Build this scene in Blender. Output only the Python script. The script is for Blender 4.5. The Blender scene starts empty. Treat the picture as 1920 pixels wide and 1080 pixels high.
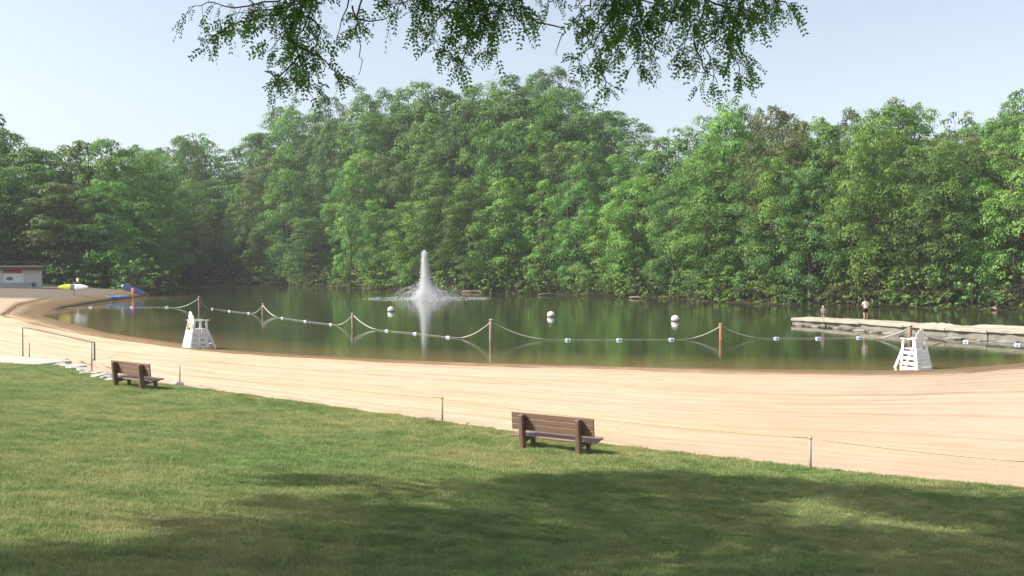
import bpy, bmesh, math, random
import numpy as np
from mathutils import Vector, Matrix, Euler, noise as mnoise

R = math.radians
rng = np.random.default_rng(7)
random.seed(7)
sc = bpy.context.scene
COL = sc.collection

# ------------------------------------------------------------------ camera
FPX = 1800.0                     # focal length in photograph pixels (1920 wide)
CAMZ = 5.3
PITCH = math.atan(50 / FPX)
cam_d = bpy.data.cameras.new('camera')
cam_d.sensor_width = 36.0
cam_d.lens = FPX / 1920 * 36
cam_d.clip_start = 0.1
cam_d.clip_end = 5000
cam = bpy.data.objects.new('camera', cam_d)
COL.objects.link(cam)
cam.location = (0, 0, CAMZ)
cam.rotation_euler = (R(90) - PITCH, 0, 0)
sc.camera = cam

# ------------------------------------------------------------------ sky, sun
SUN_EL = R(43)
SUN_H = Vector((-1.0, -0.14, 0)).normalized()          # horizontal direction TOWARDS the sun
SUN_DIR = Vector((SUN_H.x * math.cos(SUN_EL), SUN_H.y * math.cos(SUN_EL), math.sin(SUN_EL)))
world = bpy.data.worlds.new('World')
sc.world = world
world.use_nodes = True
wn = world.node_tree
bg = wn.nodes['Background']
sky = wn.nodes.new('ShaderNodeTexSky')
sky.sky_type = 'NISHITA'
sky.sun_disc = False
sky.sun_elevation = SUN_EL
sky.sun_rotation = math.atan2(SUN_H.x, SUN_H.y)
sky.air_density = 1.0
sky.dust_density = 2.0
sky.ozone_density = 1.0
sky.altitude = 100
milky = wn.nodes.new('ShaderNodeHueSaturation')            # hazy summer sky: paler than the clear-air model
milky.inputs['Saturation'].default_value = 0.60
wn.links.new(sky.outputs[0], milky.inputs['Color'])
wn.links.new(milky.outputs[0], bg.inputs[0])
bg.inputs[1].default_value = 0.115
sun_d = bpy.data.lights.new('sun', 'SUN')
sun_d.energy = 4.6
sun_d.angle = R(0.53)
sun_d.color = (1.0, 0.95, 0.86)
sun = bpy.data.objects.new('sun', sun_d)
COL.objects.link(sun)
sun.rotation_euler = SUN_DIR.to_track_quat('Z', 'Y').to_euler()
sun.location = (-40, -10, 60)

vs = sc.view_settings
vs.view_transform = 'Standard'
vs.look = 'None'
vs.gamma = 1
vs.use_curve_mapping = False
vs.exposure = 0.9
sc.render.engine = 'CYCLES'
sc.cycles.max_bounces = 8
sc.cycles.diffuse_bounces = 3
sc.cycles.glossy_bounces = 3
sc.cycles.transmission_bounces = 4
sc.cycles.transparent_max_bounces = 8
sc.cycles.volume_bounces = 0
sc.cycles.use_denoising = True

# ------------------------------------------------------------------ helpers
CP, SP = math.cos(PITCH), math.sin(PITCH)

def ray(px, py):
    cx = (px - 960) / FPX
    cy = (540 - py) / FPX
    return Vector((cx, CP + cy * SP, -SP + cy * CP))

def PZ(px, py, z):
    d = ray(px, py)
    t = (z - CAMZ) / d.z
    return Vector((d.x * t, d.y * t, z))

def PY(px, py, Y):
    d = ray(px, py)
    t = Y / d.y
    return Vector((d.x * t, Y, CAMZ + d.z * t))

def tag(o, label=None, cat=None, group=None, kind=None):
    if label: o['label'] = label
    if cat: o['category'] = cat
    if group: o['group'] = group
    if kind: o['kind'] = kind
    return o

def empty(name, loc, rz=0.0):
    o = bpy.data.objects.new(name, None)
    COL.objects.link(o)
    o.location = loc
    o.rotation_euler = (0, 0, rz)
    o.empty_display_size = 0.2
    return o

def link(name, me, mat=None, parent=None, loc=None, rot=None):
    o = bpy.data.objects.new(name, me)
    COL.objects.link(o)
    if mat is not None and len(me.materials) == 0:
        me.materials.append(mat)
    if parent is not None: o.parent = parent
    if loc is not None: o.location = loc
    if rot is not None: o.rotation_euler = rot
    return o

def mesh_np(name, V, F, smooth=False):
    """V (n,3) array, F (m,k) int array with k = 3 or 4"""
    V = np.asarray(V, np.float32); F = np.asarray(F, np.int32)
    me = bpy.data.meshes.new(name)
    m, k = F.shape
    me.vertices.add(len(V)); me.vertices.foreach_set('co', V.ravel())
    me.loops.add(m * k); me.loops.foreach_set('vertex_index', F.ravel())
    me.polygons.add(m)
    me.polygons.foreach_set('loop_start', np.arange(0, m * k, k, dtype=np.int32))
    me.polygons.foreach_set('loop_total', np.full(m, k, np.int32))
    if smooth: me.polygons.foreach_set('use_smooth', np.ones(m, bool))
    me.update(calc_edges=True)
    return me

def face_attr(me, name, vals):
    a = me.attributes.new(name, 'FLOAT', 'FACE')
    a.data.foreach_set('value', np.asarray(vals, np.float32))

def vert_attr(me, name, vals):
    a = me.attributes.new(name, 'FLOAT', 'POINT')
    a.data.foreach_set('value', np.asarray(vals, np.float32))

def mesh_py(name, V, F, smooth=False):
    me = bpy.data.meshes.new(name)
    me.from_pydata([tuple(v) for v in V], [], F)
    if smooth:
        for p in me.polygons: p.use_smooth = True
    me.update()
    return me

_box = {}
def box_mesh(sx, sy, sz, bev=0.006):
    key = (round(sx, 4), round(sy, 4), round(sz, 4), bev)
    if key in _box: return _box[key]
    bm = bmesh.new()
    bmesh.ops.create_cube(bm, size=1.0)
    for v in bm.verts: v.co = (v.co.x * sx, v.co.y * sy, v.co.z * sz)
    if bev > 0:
        bmesh.ops.bevel(bm, geom=bm.edges[:], offset=min(bev, min(sx, sy, sz) * 0.3), segments=1, affect='EDGES', profile=0.5)
    me = bpy.data.meshes.new('board')
    bm.to_mesh(me); bm.free()
    _box[key] = me
    return me

def board(name, parent, size, loc, rot=(0, 0, 0), mat=None, bev=0.006):
    me = box_mesh(*size, bev)
    if len(me.materials) and me.materials[0] != mat:
        me = me.copy(); me.materials.clear(); me.materials.append(mat)
    return link(name, me, mat, parent, loc, rot)

def beam(name, parent, a, b, w, h, mat, up=(0, 0, 1), bev=0.006):
    """straight board from a to b with cross-section w (side) x h (towards up)"""
    a = Vector(a); b = Vector(b); d = (b - a)
    L = d.length; y = d.normalized(); x = y.cross(Vector(up)).normalized(); z = x.cross(y)
    m = Matrix((x, y, z)).transposed().to_euler()
    return board(name, parent, (w, L, h), (a + b) / 2, m, mat, bev)

def tube_geo(pts, rad, n=6, cap=True):
    pts = [Vector(p) for p in pts]
    if not hasattr(rad, '__len__'): rad = [rad] * len(pts)
    V = []; F = []
    ref = Vector((0.3, 0.2, 1)).normalized()
    for i, p in enumerate(pts):
        d = (pts[min(i + 1, len(pts) - 1)] - pts[max(i - 1, 0)])
        d = d.normalized() if d.length > 1e-9 else Vector((0, 0, 1))
        if abs(d.dot(ref)) > 0.97: ref = Vector((1, 0.1, 0)).normalized()
        x = d.cross(ref).normalized(); y = d.cross(x)
        for k in range(n):
            a = 2 * math.pi * k / n
            V.append(p + (x * math.cos(a) + y * math.sin(a)) * rad[i])
    for i in range(len(pts) - 1):
        for k in range(n):
            F.append((i * n + k, i * n + (k + 1) % n, (i + 1) * n + (k + 1) % n, (i + 1) * n + k))
    if cap:
        F.append(tuple(range(n - 1, -1, -1)))
        F.append(tuple((len(pts) - 1) * n + k for k in range(n)))
    return V, F

class MB:
    def __init__(s): s.V = []; s.F = []
    def add(s, VF):
        o = len(s.V); s.V += VF[0]; s.F += [tuple(i + o for i in f) for f in VF[1]]; return s
    def tube(s, pts, rad, n=6): return s.add(tube_geo(pts, rad, n))
    def ellipsoid(s, c, r, nu=12, nv=8, rot=None):
        V = []; F = []
        for j in range(nv + 1):
            t = math.pi * j / nv
            for i in range(nu):
                a = 2 * math.pi * i / nu
                v = Vector((r[0] * math.sin(t) * math.cos(a), r[1] * math.sin(t) * math.sin(a), r[2] * math.cos(t)))
                if rot: v = rot @ v
                V.append(v + Vector(c))
        for j in range(nv):
            for i in range(nu):
                F.append((j * nu + i, (j + 1) * nu + i, (j + 1) * nu + (i + 1) % nu, j * nu + (i + 1) % nu))
        return s.add((V, F))
    def build(s, name, mat, parent=None, smooth=True, loc=None, rot=None):
        return link(name, mesh_py(name, s.V, s.F, smooth), mat, parent, loc, rot)

def copy_tree(o, parent=None):
    c = o.copy(); COL.objects.link(c)
    c.parent = parent
    for ch in list(o.children): copy_tree(ch, c)
    return c

def ordinal(n):
    return '%d%s' % (n, 'th' if 10 <= n % 100 <= 20 else {1: 'st', 2: 'nd', 3: 'rd'}.get(n % 10, 'th'))

# ------------------------------------------------------------------ materials
class NT:
    def __init__(s, name):
        s.m = bpy.data.materials.new(name); s.m.use_nodes = True
        s.t = s.m.node_tree; s.b = s.t.nodes['Principled BSDF']; s.out = s.t.nodes['Material Output']
    def n(s, typ, **kw):
        x = s.t.nodes.new('ShaderNode' + typ)
        for k, v in kw.items():
            if k.startswith('i_'): x.inputs[k[2:].replace('_', ' ')].default_value = v
            else: setattr(x, k, v)
        return x
    def l(s, a, b): s.t.links.new(a, b)
    def noise(s, vec, scale, detail=4, rough=0.55, dist=0.0):
        x = s.n('TexNoise'); x.inputs['Scale'].default_value = scale; x.inputs['Detail'].default_value = detail
        x.inputs['Roughness'].default_value = rough; x.inputs['Distortion'].default_value = dist
        if vec is not None: s.l(vec, x.inputs['Vector'])
        return x.outputs['Fac']
    def ramp(s, fac, stops):
        x = s.n('ValToRGB'); e = x.color_ramp.elements
        while len(e) < len(stops): e.new(0.5)
        for el, (p, c) in zip(e, stops):
            el.position = p; el.color = (c[0], c[1], c[2], 1) if hasattr(c, '__len__') else (c, c, c, 1)
        s.l(fac, x.inputs['Fac']); return x.outputs['Color']
    def mix(s, fac, a, b, blend='MIX'):
        x = s.n('Mix', data_type='RGBA', blend_type=blend)
        for sock, v in ((x.inputs[0], fac), (x.inputs[6], a), (x.inputs[7], b)):
            if hasattr(v, 'links') or hasattr(v, 'is_linked'): s.l(v, sock)
            elif hasattr(v, '__len__'): sock.default_value = (v[0], v[1], v[2], 1)
            else: sock.default_value = v
        return x.outputs[2]
    def math(s, op, a, b=0.0):
        x = s.n('Math', operation=op)
        for sock, v in ((x.inputs[0], a), (x.inputs[1], b)):
            if hasattr(v, 'is_linked'): s.l(v, sock)
            else: sock.default_value = v
        return x.outputs[0]
    def pos(s, scale=(1, 1, 1)):
        g = s.n('NewGeometry'); mp = s.n('Mapping'); mp.inputs['Scale'].default_value = scale
        s.l(g.outputs['Position'], mp.inputs['Vector']); return mp.outputs['Vector']
    def obj(s, scale=(1, 1, 1)):
        g = s.n('TexCoord'); mp = s.n('Mapping'); mp.inputs['Scale'].default_value = scale
        s.l(g.outputs['Object'], mp.inputs['Vector']); return mp.outputs['Vector']
    def attr(s, name): return s.n('Attribute', attribute_name=name).outputs['Fac']
    def bump(s, h, strength=0.4, dist=0.02):
        x = s.n('Bump'); x.inputs['Strength'].default_value = strength; x.inputs['Distance'].default_value = dist
        s.l(h, x.inputs['Height']); s.l(x.outputs['Normal'], s.b.inputs['Normal'])
    def color(s, c):
        if hasattr(c, 'is_linked'): s.l(c, s.b.inputs['Base Color'])
        else: s.b.inputs['Base Color'].default_value = (c[0], c[1], c[2], 1)
    def rough(s, r, spec=0.3):
        s.b.inputs['Roughness'].default_value = r; s.b.inputs['Specular IOR Level'].default_value = spec

def simple(name, col, rough=0.7, var=0.25, scale=8.0, spec=0.3, bump=0.2, stretch=(1, 1, 1)):
    t = NT(name); v = t.obj(stretch)
    n = t.noise(v, scale, 6, 0.6)
    d = [c * (1 - var) for c in col]; u = [min(1, c * (1 + var * 0.6)) for c in col]
    t.color(t.ramp(n, [(0.3, d), (0.7, u)])); t.rough(rough, spec)
    if bump: t.bump(t.noise(v, scale * 4, 5), bump, 0.01)
    return t.m

def leaf_mat(name, dark, light, trans=0.36, hue=0.3):
    t = NT(name)
    a = t.attr('tint')
    oi = t.n('ObjectInfo').outputs['Random']
    c = t.ramp(a, [(0.0, dark), (1.0, light)])
    k = t.n('HueSaturation')
    t.l(c, k.inputs['Color'])
    t.l(t.math('ADD', t.math('MULTIPLY', oi, 0.03), 0.497), k.inputs['Hue'])
    t.l(t.math('ADD', t.math('MULTIPLY', oi, hue), 1 - hue / 2), k.inputs['Value'])
    t.l(k.outputs[0], t.b.inputs['Base Color'])
    t.rough(0.55, 0.25)
    tr = t.n('BsdfTranslucent')
    yl = t.mix(1.0, k.outputs[0], (1.15, 1.25, 0.6), 'MULTIPLY')
    t.l(yl, tr.inputs['Color'])
    mx = t.n('MixShader'); mx.inputs[0].default_value = trans
    t.l(t.b.outputs[0], mx.inputs[1]); t.l(tr.outputs[0], mx.inputs[2]); t.l(mx.outputs[0], t.out.inputs['Surface'])
    return t.m

M = {}
M['leaf_mid'] = leaf_mat('foliage_mid', (0.078, 0.150, 0.034), (0.205, 0.322, 0.076), hue=0.5)
M['leaf_dark'] = leaf_mat('foliage_dark', (0.060, 0.120, 0.036), (0.162, 0.262, 0.074), hue=0.5)
M['leaf_bright'] = leaf_mat('foliage_bright', (0.112, 0.196, 0.040), (0.265, 0.378, 0.088), hue=0.4)
M['leaf_olive'] = leaf_mat('foliage_olive', (0.090, 0.120, 0.040), (0.200, 0.230, 0.085), hue=0.4)
M['leaf_needle'] = leaf_mat('foliage_needle', (0.020, 0.042, 0.022), (0.04, 0.075, 0.034), 0.15)
M['leaf_locust'] = leaf_mat('foliage_locust', (0.075, 0.130, 0.030), (0.170, 0.255, 0.056), 0.55)
M['bark'] = simple('bark', (0.10, 0.078, 0.058), 0.9, 0.4, 3.0, 0.1, 0.8, (3, 3, 0.6))
M['bark_pale'] = simple('bark_pale', (0.16, 0.14, 0.115), 0.9, 0.3, 3.0, 0.1, 0.8, (3, 3, 0.6))
M['plank'] = simple('brown_plank', (0.195, 0.118, 0.084), 0.5, 0.22, 5.0, 0.45, 0.25, (0.6, 6, 6))
M['post_brown'] = simple('brown_post', (0.175, 0.108, 0.078), 0.6, 0.25, 5.0, 0.4, 0.25, (6, 6, 0.6))
M['white'] = simple('white_paint', (0.80, 0.79, 0.77), 0.5, 0.14, 6.0, 0.4, 0.1)
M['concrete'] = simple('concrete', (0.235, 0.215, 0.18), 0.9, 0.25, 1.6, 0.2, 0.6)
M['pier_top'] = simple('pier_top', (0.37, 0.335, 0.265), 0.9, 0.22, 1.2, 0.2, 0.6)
M['stone'] = simple('pale_stone', (0.44, 0.41, 0.365), 0.85, 0.25, 4.0, 0.2, 0.6)
M['wood_grey'] = simple('weathered_wood', (0.27, 0.21, 0.155), 0.85, 0.35, 3.0, 0.2, 0.6, (5, 5, 0.5))
M['wood_orange'] = simple('new_wood', (0.40, 0.20, 0.085), 0.8, 0.25, 3.0, 0.2, 0.5, (5, 5, 0.5))
M['rope'] = simple('rope_pale', (0.40, 0.40, 0.34), 0.8, 0.2, 20.0, 0.2, 0.5)
M['rope_yellow'] = simple('rope_straw', (0.46, 0.39, 0.22), 0.8, 0.2, 20.0, 0.2, 0.4)
M['float_white'] = simple('float_white', (0.78, 0.78, 0.80), 0.4, 0.06, 8, 0.5, 0.05)
M['float_blue'] = simple('float_blue', (0.27, 0.35, 0.66), 0.4, 0.1, 8, 0.5, 0.05)
M['buoy'] = simple('buoy_white', (0.80, 0.77, 0.70), 0.45, 0.08, 3, 0.45, 0.1)
M['buoy_dirty'] = simple('buoy_band', (0.17, 0.15, 0.11), 0.8, 0.3, 6, 0.2, 0.2)
M['rail'] = simple('rusty_pipe', (0.17, 0.125, 0.088), 0.6, 0.35, 10, 0.4, 0.2)
M['rail_grey'] = simple('grey_pipe', (0.40, 0.385, 0.34), 0.55, 0.2, 10, 0.4, 0.2)
M['skin'] = simple('skin', (0.50, 0.30, 0.215), 0.6, 0.08, 6, 0.3, 0.05)
M['hair'] = simple('hair_dark', (0.045, 0.03, 0.022), 0.7, 0.3, 30, 0.3, 0.3)
M['cloth_white'] = simple('cloth_white', (0.76, 0.74, 0.67), 0.9, 0.08, 5, 0.1, 0.3)
M['cloth_dark'] = simple('cloth_dark', (0.03, 0.025, 0.035), 0.9, 0.2, 5, 0.1, 0.3)
M['cloth_grey'] = simple('cloth_grey', (0.20, 0.20, 0.22), 0.9, 0.2, 5, 0.1, 0.3)
M['cloth_lilac'] = simple('cloth_lilac', (0.22, 0.20, 0.30), 0.9, 0.2, 5, 0.1, 0.3)
M['cloth_coral'] = simple('cloth_coral', (0.62, 0.26, 0.19), 0.9, 0.15, 5, 0.1, 0.3)
M['board_yellow'] = simple('board_yellow', (0.66, 0.68, 0.05), 0.35, 0.05, 3, 0.5, 0.05)
M['board_white'] = simple('board_pale', (0.66, 0.76, 0.74), 0.35, 0.05, 3, 0.5, 0.05)
M['board_blue'] = simple('board_navy', (0.035, 0.055, 0.20), 0.35, 0.15, 3, 0.5, 0.05)
M['board_sky'] = simple('board_blue', (0.09, 0.24, 0.62), 0.35, 0.1, 3, 0.5, 0.05)
M['shed_wall'] = simple('shed_wall', (0.52, 0.51, 0.47), 0.85, 0.12, 2.0, 0.2, 0.3)
M['shed_roof'] = simple('shed_roof', (0.11, 0.075, 0.06), 0.85, 0.3, 3.0, 0.2, 0.4)
M['shed_dark'] = simple('shed_dark', (0.09, 0.085, 0.08), 0.6, 0.3, 3.0, 0.3, 0.2)
M['sign_red'] = simple('sign_red', (0.45, 0.055, 0.06), 0.6, 0.15, 5.0, 0.3, 0.1)
M['sign_white'] = simple('sign_white', (0.66, 0.68, 0.70), 0.6, 0.06, 5.0, 0.3, 0.05)
M['sign_yellow'] = simple('sign_yellow', (0.72, 0.66, 0.14), 0.6, 0.08, 9.0, 0.3, 0.05)
M['log'] = simple('driftwood', (0.23, 0.175, 0.12), 0.9, 0.35, 3.0, 0.1, 0.7)

def mat_foam():
    t = NT('fountain_water')
    t.color((0.95, 0.96, 0.97)); t.rough(0.25, 0.5)
    tr = t.n('BsdfTranslucent'); tr.inputs['Color'].default_value = (0.97, 0.98, 1, 1)
    mx = t.n('MixShader'); mx.inputs[0].default_value = 0.5
    t.l(t.b.outputs[0], mx.inputs[1]); t.l(tr.outputs[0], mx.inputs[2]); t.l(mx.outputs[0], t.out.inputs['Surface'])
    return t.m
M['foam'] = mat_foam()

def mat_sand():
    t = NT('sand')
    p = t.pos()
    big = t.noise(p, 0.09, 3)
    mid = t.noise(p, 0.9, 5, 0.6)
    st = t.pos((0.10, 1.0, 1))
    streak = t.noise(st, 2.2, 5, 0.65)
    c = t.ramp(mid, [(0.25, (0.44, 0.326, 0.232)), (0.75, (0.50, 0.384, 0.282))])
    c = t.mix(t.math('MULTIPLY', t.ramp(streak, [(0.36, 1.0), (0.52, 0.0)]), 0.08), c, (0.31, 0.215, 0.12))
    c = t.mix(t.math('MULTIPLY', t.attr('groove_dark'), 0.65), c, (0.20, 0.135, 0.075))    # darker sand colour along the rake tracks
    c = t.mix(t.math('MULTIPLY', t.ramp(big, [(0.40, 1.0), (0.60, 0.0)]), 0.25), c, (0.37, 0.26, 0.15))
    wet = t.attr('wet')                                     # damp sand along the waterline
    wn_ = t.math('ADD', wet, t.math('MULTIPLY', t.math('SUBTRACT', mid, 0.5), 0.5))
    wetf = t.ramp(wn_, [(0.18, 0.0), (0.62, 1.0)])
    c = t.mix(wetf, c, (0.17, 0.115, 0.062))
    dirt = t.attr('dirt')                                   # earth under the trees at the far end, colour darkened for their shade
    c = t.mix(t.ramp(t.math('ADD', dirt, t.math('MULTIPLY', t.math('SUBTRACT', big, 0.5), 0.6)), [(0.35, 0.0), (0.65, 1.0)]), c, (0.15, 0.127, 0.10))
    t.color(c); t.rough(0.95, 0.1)
    h = t.math('ADD', t.noise(p, 14, 5, 0.7), t.math('MULTIPLY', streak, 0.35))
    t.bump(h, 0.55, 0.05)
    return t.m
M['sand'] = mat_sand()

def grass_color(t, p, tip=None):
    big = t.noise(p, 0.25, 4, 0.6)
    mid = t.noise(p, 1.3, 5, 0.7)
    fine = t.noise(p, 4.5, 4, 0.75)
    c = t.ramp(fine, [(0.32, (0.122, 0.235, 0.070)), (0.68, (0.315, 0.470, 0.172))])
    c = t.mix(t.ramp(mid, [(0.36, 0.55), (0.56, 0.0)]), c, (0.115, 0.200, 0.050))
    f = t.math('ADD', t.math('MULTIPLY', big, 0.5), t.math('MULTIPLY', mid, 0.5))
    # drier, more worn turf towards the beach and the middle of the lawn
    dry = t.ramp(t.math('ADD', f, t.math('MULTIPLY', t.attr('dry'), 0.13)), [(0.45, 0.0), (0.64, 1.0)])
    return t.mix(t.math('MULTIPLY', dry, 0.66), c, (0.58, 0.49, 0.25))

def mat_lawn():
    t = NT('lawn'); p = t.pos()
    c = grass_color(t, p)
    c = t.mix(0.25, c, (0.16, 0.13, 0.065))
    t.color(c); t.rough(0.95, 0.05)
    t.bump(t.math('ADD', t.noise(p, 5, 5, 0.7), t.noise(p, 28, 3, 0.7)), 0.9, 0.06)
    return t.m
M['lawn'] = mat_lawn()

def mat_blade():
    t = NT('grass_blade'); p = t.pos()
    c = grass_color(t, p)
    c = t.mix(t.attr('tint'), c, (0.33, 0.30, 0.13))
    t.l(c, t.b.inputs['Base Color']); t.rough(0.6, 0.2)
    tr = t.n('BsdfTranslucent'); t.l(c, tr.inputs['Color'])
    mx = t.n('MixShader'); mx.inputs[0].default_value = 0.35
    t.l(t.b.outputs[0], mx.inputs[1]); t.l(tr.outputs[0], mx.inputs[2]); t.l(mx.outputs[0], t.out.inputs['Surface'])
    return t.m
M['blade'] = mat_blade()

def mat_forest_floor():
    t = NT('forest_floor'); p = t.pos()
    n = t.noise(p, 0.35, 6, 0.65)
    t.color(t.ramp(n, [(0.30, (0.035, 0.045, 0.018)), (0.52, (0.060, 0.055, 0.030)), (0.75, (0.125, 0.090, 0.058))]))
    t.rough(0.95, 0.1); t.bump(t.noise(p, 1.6, 6, 0.7), 0.8, 0.3)
    return t.m
M['floor'] = mat_forest_floor()

def mat_water():
    t = NT('lake_water')
    sh = t.attr('shallow')
    p = t.pos()
    c = t.mix(t.ramp(t.math('ADD', sh, t.math('MULTIPLY', t.math('SUBTRACT', t.noise(p, 0.25, 3), 0.5), 0.3)), [(0.1, 0.0), (0.95, 1.0)]), (0.034, 0.041, 0.016), (0.16, 0.112, 0.050))
    t.color(c)
    t.b.inputs['IOR'].default_value = 1.333
    t.rough(0.06, 0.5)
    w1 = t.noise(t.pos((0.35, 1.0, 1)), 1.3, 3, 0.55)
    w2 = t.noise(t.pos((0.5, 1.0, 1)), 4.5, 3, 0.6)
    w3 = t.noise(t.pos((0.12, 0.4, 1)), 0.5, 2)
    h = t.math('ADD', t.math('MULTIPLY', w1, 1.0), t.math('MULTIPLY', w2, 0.25))
    calm = t.ramp(w3, [(0.35, 0.45), (0.65, 1.0)])
    x = t.n('Bump'); x.inputs['Distance'].default_value = 0.020
    t.l(t.math('MULTIPLY', calm, 0.55), x.inputs['Strength'])
    t.l(h, x.inputs['Height']); t.l(x.outputs['Normal'], t.b.inputs['Normal'])
    return t.m
M['water'] = mat_water()

# ------------------------------------------------------------------ terrain functions
A_ = np.array((0.814, -0.581)); N_ = np.array((0.581, 0.814))     # along / across the lawn's edge
def uv(x, y):
    x = np.asarray(x, float); y = np.asarray(y, float)
    return x * A_[0] + y * A_[1], x * N_[0] + y * N_[1]
def xy(u, v): return u * A_[0] + v * N_[0], u * A_[1] + v * N_[1]

def chain(px_list, z):
    P = [PZ(a, b, z) for a, b in px_list]
    return np.array([(p.x, p.y) for p in P])
_b = chain([(-60, 678), (0, 684), (120, 691), (210, 712), (330, 727), (500, 750), (700, 778), (829, 795), (960, 815), (1150, 840), (1519, 883), (1700, 903), (1920, 923)], 0.9)
bu, bv = uv(_b[:, 0], _b[:, 1]); o_ = np.argsort(bu); BU, BV = bu[o_], bv[o_]
BU = np.concatenate(([-160, -70], BU, [20, 60])); BV = np.concatenate(([24, 22.5], BV, [19.5, 18]))
NEAR_SHORE = [(1990, 672), (1920, 682), (1850, 686), (1800, 691), (1680, 695), (1450, 693), (1200, 688), (1000, 683), (800, 677), (600, 668), (430, 657), (330, 643), (200, 624), (130, 606), (75, 592), (108, 580), (140, 575), (200, 566), (275, 557)]
_s = chain(NEAR_SHORE, 0.0)
su, sv = uv(_s[:, 0], _s[:, 1]); o_ = np.argsort(su); SU, SV = su[o_], sv[o_]
SU = np.concatenate(([-170, -142], SU, [12, 40, 60])); SV = np.concatenate(([118, 95], SV, [70, 78, 82]))
vb = lambda u: np.interp(u, BU, BV)
def vsh(u):
    return (np.interp(u - 1.2, SU, SV) + np.interp(u, SU, SV) + np.interp(u + 1.2, SU, SV)) / 3
zb_ = lambda u: np.interp(u, [-140, -112, -95, -60, 60], [2.5, 2.3, 1.5, 0.9, 0.9])
ze_ = lambda u: np.interp(u, [-125, -104, -92, -60], [0.36, 0.42, 0.85, 1.0])

def z_sand(x, y):
    u, v = uv(x, y)
    b, s = vb(u), vsh(u)
    f = (v - b) / (s - b)
    up = zb_(u) * np.power(np.clip(1 - f, 0, 1), ze_(u))
    return np.where(f < 1, up, -(f - 1) * (s - b) * 0.07)

def z_lawn(x, y):
    u, v = uv(x, y)
    s = vb(u) - v
    sc_ = np.clip(s, 0, 40)
    z = zb_(u) + 0.04 * sc_ + 0.0047 * np.minimum(sc_, 24) ** 2 + np.maximum(sc_ - 24, 0) * 0.12
    return z + np.where(s < 0, s * 0.2, 0)

def z_near(x, y):
    u, v = uv(x, y)
    return float(z_lawn(x, y) if vb(u) > v else z_sand(x, y))

def on_ground(px, py):
    d = ray(px, py)
    t = 4.0
    while t < 400:
        if CAMZ + d.z * t <= z_near(d.x * t, d.y * t): break
        t += 0.05
    return Vector((d.x * t, d.y * t, z_near(d.x * t, d.y * t)))

FAR_SHORE = [(288, 546), (300, 533), (390, 530), (480, 532), (560, 535), (620, 538), (700, 542), (800, 546), (900, 549), (1000, 551), (1100, 554), (1200, 558), (1300, 564), (1400, 569), (1500, 573), (1600, 575), (1700, 577), (1800, 579), (1920, 582)]
_f = chain(FAR_SHORE, 0.0)
FPXX = np.array([a for a, b in FAR_SHORE[1:]], float); FD = _f[1:, 1]
def far_D(px): return float(np.interp(px, FPXX, FD))
lake = np.concatenate((_s, _f, np.array([(66, 104), (76, 92), (72, 76), (58, 66), (44, 60)])))

def lake_dist(x, y):
    """signed distance to the lake's edge, negative inside"""
    x = np.asarray(x, float); y = np.asarray(y, float)
    best = np.full(x.shape, 1e9); inside = np.zeros(x.shape, bool)
    n = len(lake)
    for i in range(n):
        x0, y0 = lake[i]; x1, y1 = lake[(i + 1) % n]
        dx, dy = x1 - x0, y1 - y0
        t = np.clip(((x - x0) * dx + (y - y0) * dy) / (dx * dx + dy * dy + 1e-9), 0, 1)
        best = np.minimum(best, np.hypot(x - x0 - t * dx, y - y0 - t * dy))
        c = ((y0 > y) != (y1 > y)) & (x < (x1 - x0) * (y - y0) / (y1 - y0 + 1e-12) + x0)
        inside ^= c
    return np.where(inside, -best, best)

def z_far(x, y):
    x = np.asarray(x, float); y = np.asarray(y, float)
    d = lake_dist(x, y)
    px = 960 + FPX * x / np.maximum(y, 20)
    H = np.interp(px, [-400, 100, 300, 480, 560, 700, 950, 1100, 1200, 1350, 1900, 2600], [10, 13, 17, 20, 24, 27, 27, 22, 12, 7, 6, 6])
    t = np.clip((d - 4) / 62, 0, 1); t = t * t * (3 - 2 * t)
    bank = np.clip(d / 1.5, 0, 1) * 0.22 + np.clip(d / 12, 0, 1) * 0.5
    z = bank + H * t * np.clip((y - 60) / 60, 0, 1) + np.sin(x * 0.13) * np.cos(y * 0.11) * 0.4 * np.clip(d / 10, 0, 1)
    return np.where(d < 0, np.maximum(-2.5, d * 0.25), z)

# ------------------------------------------------------------------ ground, hills, beach, lawn, water
def grid_mesh(name, X, Y, Z, smooth=True):
    h, w = X.shape
    V = np.stack((X, Y, Z), -1).reshape(-1, 3)
    i = np.arange(h * w).reshape(h, w)
    F = np.stack((i[:-1, :-1], i[:-1, 1:], i[1:, 1:], i[1:, :-1]), -1).reshape(-1, 4)
    return mesh_np(name, V, F, smooth)

gx = np.concatenate((np.linspace(-1500, -220, 14), np.linspace(-200, 130, 111), np.linspace(150, 1500, 14)))
gy = np.concatenate((np.linspace(-900, -60, 10), np.linspace(-50, 340, 131), np.linspace(370, 2500, 14)))
X, Y = np.meshgrid(gx, gy)
Z = z_far(X, Y)
U_, V_ = uv(X, Y)
near = (V_ < vsh(U_) + 6) & (U_ > -138) & (U_ < 40) & (Y < 165)
Zn = np.where(V_ < vb(U_), z_lawn(X, Y), z_sand(X, Y)) - 0.7
Z = np.where(near, np.minimum(Zn, 30), Z)
Z = np.where((Y < 20) & ~near, np.maximum(Z * 0 + 1.0, 1.0), Z)
tag(link('ground', grid_mesh('ground', X, Y, Z), M['floor']), kind='structure')

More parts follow.
